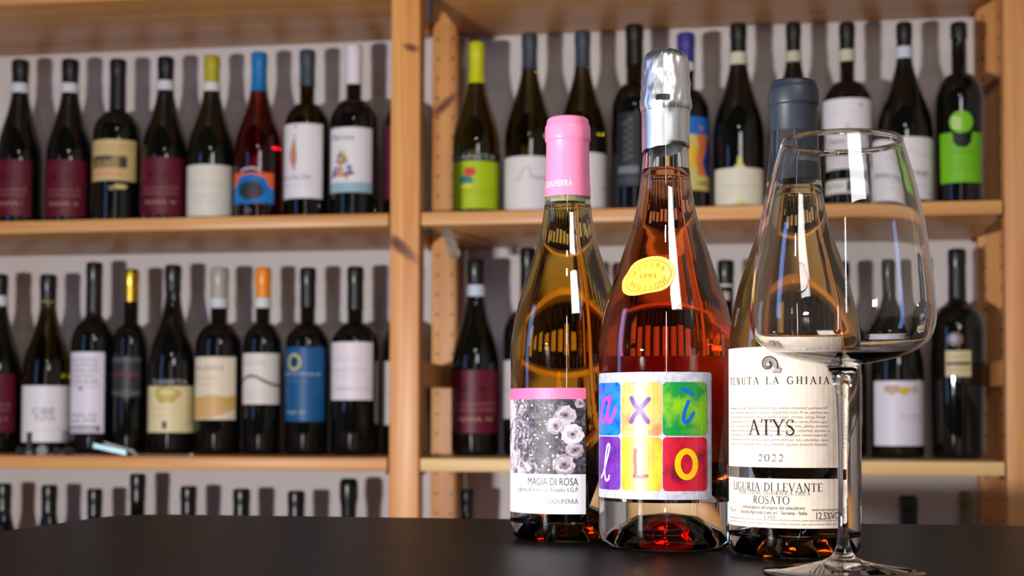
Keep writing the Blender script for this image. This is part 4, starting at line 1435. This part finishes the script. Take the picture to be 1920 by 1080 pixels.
# ammonite
cs, cz = s3(1444), zf3(683)
pts, ws = [], []
for q in range(90):
    a = math.radians(-25 + q * 10.5)
    r = 17.5 * k3 * math.exp(-0.0175 * q * 1.35)
    pts.append((cs + r * math.cos(a) * 1.05, cz + r * math.sin(a)))
    ws.append(max(0.9, 2.2 * math.exp(-0.016 * q)) * k3)
P.ell(cs, cz, 16 * k3, 15.5 * k3, ink((196, 184, 176), .55), 0)
P.poly([(cs + 8 * k3, cz - 14 * k3), (cs + 22 * k3, cz - 16 * k3), (cs + 25 * k3, cz - 9 * k3), (cs + 16 * k3, cz + 4 * k3)], ink((166, 154, 148), .55), 0)
P.line(pts, ws, INK, 1, cap=False)
for q in range(0, 44):
    a = math.radians(-30 + q * 10.5)
    r1 = 17.2 * k3 * math.exp(-0.0175 * q * 1.35)
    r0 = 17.2 * k3 * math.exp(-0.0175 * (q + 26) * 1.35)
    P.line([(cs + r0 * math.cos(a + .12) * 1.05, cz + r0 * math.sin(a + .12)), (cs + r1 * math.cos(a) * 1.05, cz + r1 * math.sin(a))], 0.75 * k3, INK, 1, cap=False)
P.line([(cs + 16 * k3, cz - 7 * k3), (cs + 25 * k3, cz - 9 * k3), (cs + 22 * k3, cz - 16 * k3), (cs + 8 * k3, cz - 15 * k3)], 1.1 * k3, INK, 1, cap=False)
P.build('label_print', lab3)
P = Print(S3, 0.00045, 0.003)
mid = (s3(1380) + s3(1538)) / 2
P.serif('LIGURIA DI LEVANTE', mid, zf3(915), 15 * k3, INK, 0, width=s3(1538) - s3(1380), weight=1.05, gap=.10)
P.serif('INDICAZIONE GEOGRAFICA TIPICA', (s3(1391) + s3(1516)) / 2, zf3(926.5), 6.5 * k3, INK2, 0, width=s3(1516) - s3(1391), weight=1.1)
P.serif('ROSATO', (s3(1416) + s3(1480)) / 2, zf3(939.5), 14 * k3, INK, 0, width=s3(1480) - s3(1416), weight=1.05, gap=.10)
P.text("Imbottigliato all'origine dal viticoltore", (s3(1397) + s3(1507)) / 2, zf3(953.5), 6.4 * k3, INK, 0, width=s3(1507) - s3(1397))
P.text('Società Agricola Lotti srl - Sarzana - Italia', (s3(1393) + s3(1511)) / 2, zf3(963), 6.4 * k3, INK, 0, width=s3(1511) - s3(1393))
P.text('L.1/23', s3(1445), zf3(971.5), 6 * k3, INK2, 0)
P.text('12,5%VOL', s3(1527), zf3(968), 13 * k3, INK, 0, width=s3(1573) * 0.985 - s3(1527), align='L')
P.text('www.tenutalaghiaia.it', s3(1519), zf3(956.5), 4.6 * k3, INK2, 0, width=s3(1573) * 0.985 - s3(1519), align='L')
P.text('75 cl e', s3(1378), zf3(962), 7 * k3, INK2, 0)
for y in (977.5, 984.5):
    P.scribble(s3(1372), s3(1570), zf3(y), 3.2 * k3, 0.8 * k3, INK2, rnd, 0)
P.build('label_print', lab3b)

# ------------------------------------------------------------------ wine glass
DG, CXG = 0.84, 1580
XG = at(CXG, 800, DG).x
kg = DG / F
wg = thing('wine_glass', 'large empty crystal wine glass standing in front of the right bottle', 'glass', (XG, DG, ZT + 0.0003), -math.atan2(XG, DG))


def zg(y):
    return at(CXG, y, DG).z - ZT


bowl = [(684, 33), (680, 58), (676, 80), (670, 105), (663, 125), (656, 139), (647, 151), (638, 159), (626, 165.5), (615, 169), (603, 171), (592, 171.6), (570, 170.5), (548, 168.8), (525, 166.2), (491, 162.4), (457, 157.8), (423, 152.5), (389, 146), (355, 138), (321, 129.4), (296, 122), (275, 116), (264, 113)]
out = [(h * kg, zg(y)) for y, h in bowl]
th = 0.0007
inn = [(0.0, zg(674)), (26 * kg, zg(673.8)), (52 * kg, zg(672.6)), (80 * kg, zg(670)), (103 * kg, zg(665.6)), (121 * kg, zg(660.4)), (135.5 * kg, zg(653.6)), (147.4 * kg, zg(645.6)), (156 * kg, zg(637)), (162.6 * kg, zg(625.6)), (166.2 * kg, zg(614.8)), (168.3 * kg, zg(603))]
inn += [(r - th, z) for r, z in out if z > zg(598)]
stem = [(0.0, 0.0), (0.0300, 0.0), (0.0425, 0.0), (0.0437, 0.0004), (0.0440, 0.0010), (0.0434, 0.0016), (0.036, 0.0026), (0.027, 0.0038), (0.018, 0.0053), (0.011, 0.0070), (0.0068, 0.0092), (0.0048, 0.0118), (0.0036, 0.0155), (0.0029, 0.022), (0.0027, 0.035), (0.00275, 0.055), (0.0030, 0.075), (0.0036, 0.092), (0.0044, 0.1015), (0.0054, 0.1065), (0.0072, 0.1105)]
stem = [p for p in stem if p[1] < out[0][1] - 0.001]
CRYSTAL = glass('crystal_glass', (252, 253, 253), 1.48)
shell = stem + out + [(out[-1][0] - th * .5, out[-1][1] + 0.0004), (out[-1][0] - th, out[-1][1])] + inn[::-1][1:]
lathe('bowl_stem_and_foot', shell, CRYSTAL, wg, 96)
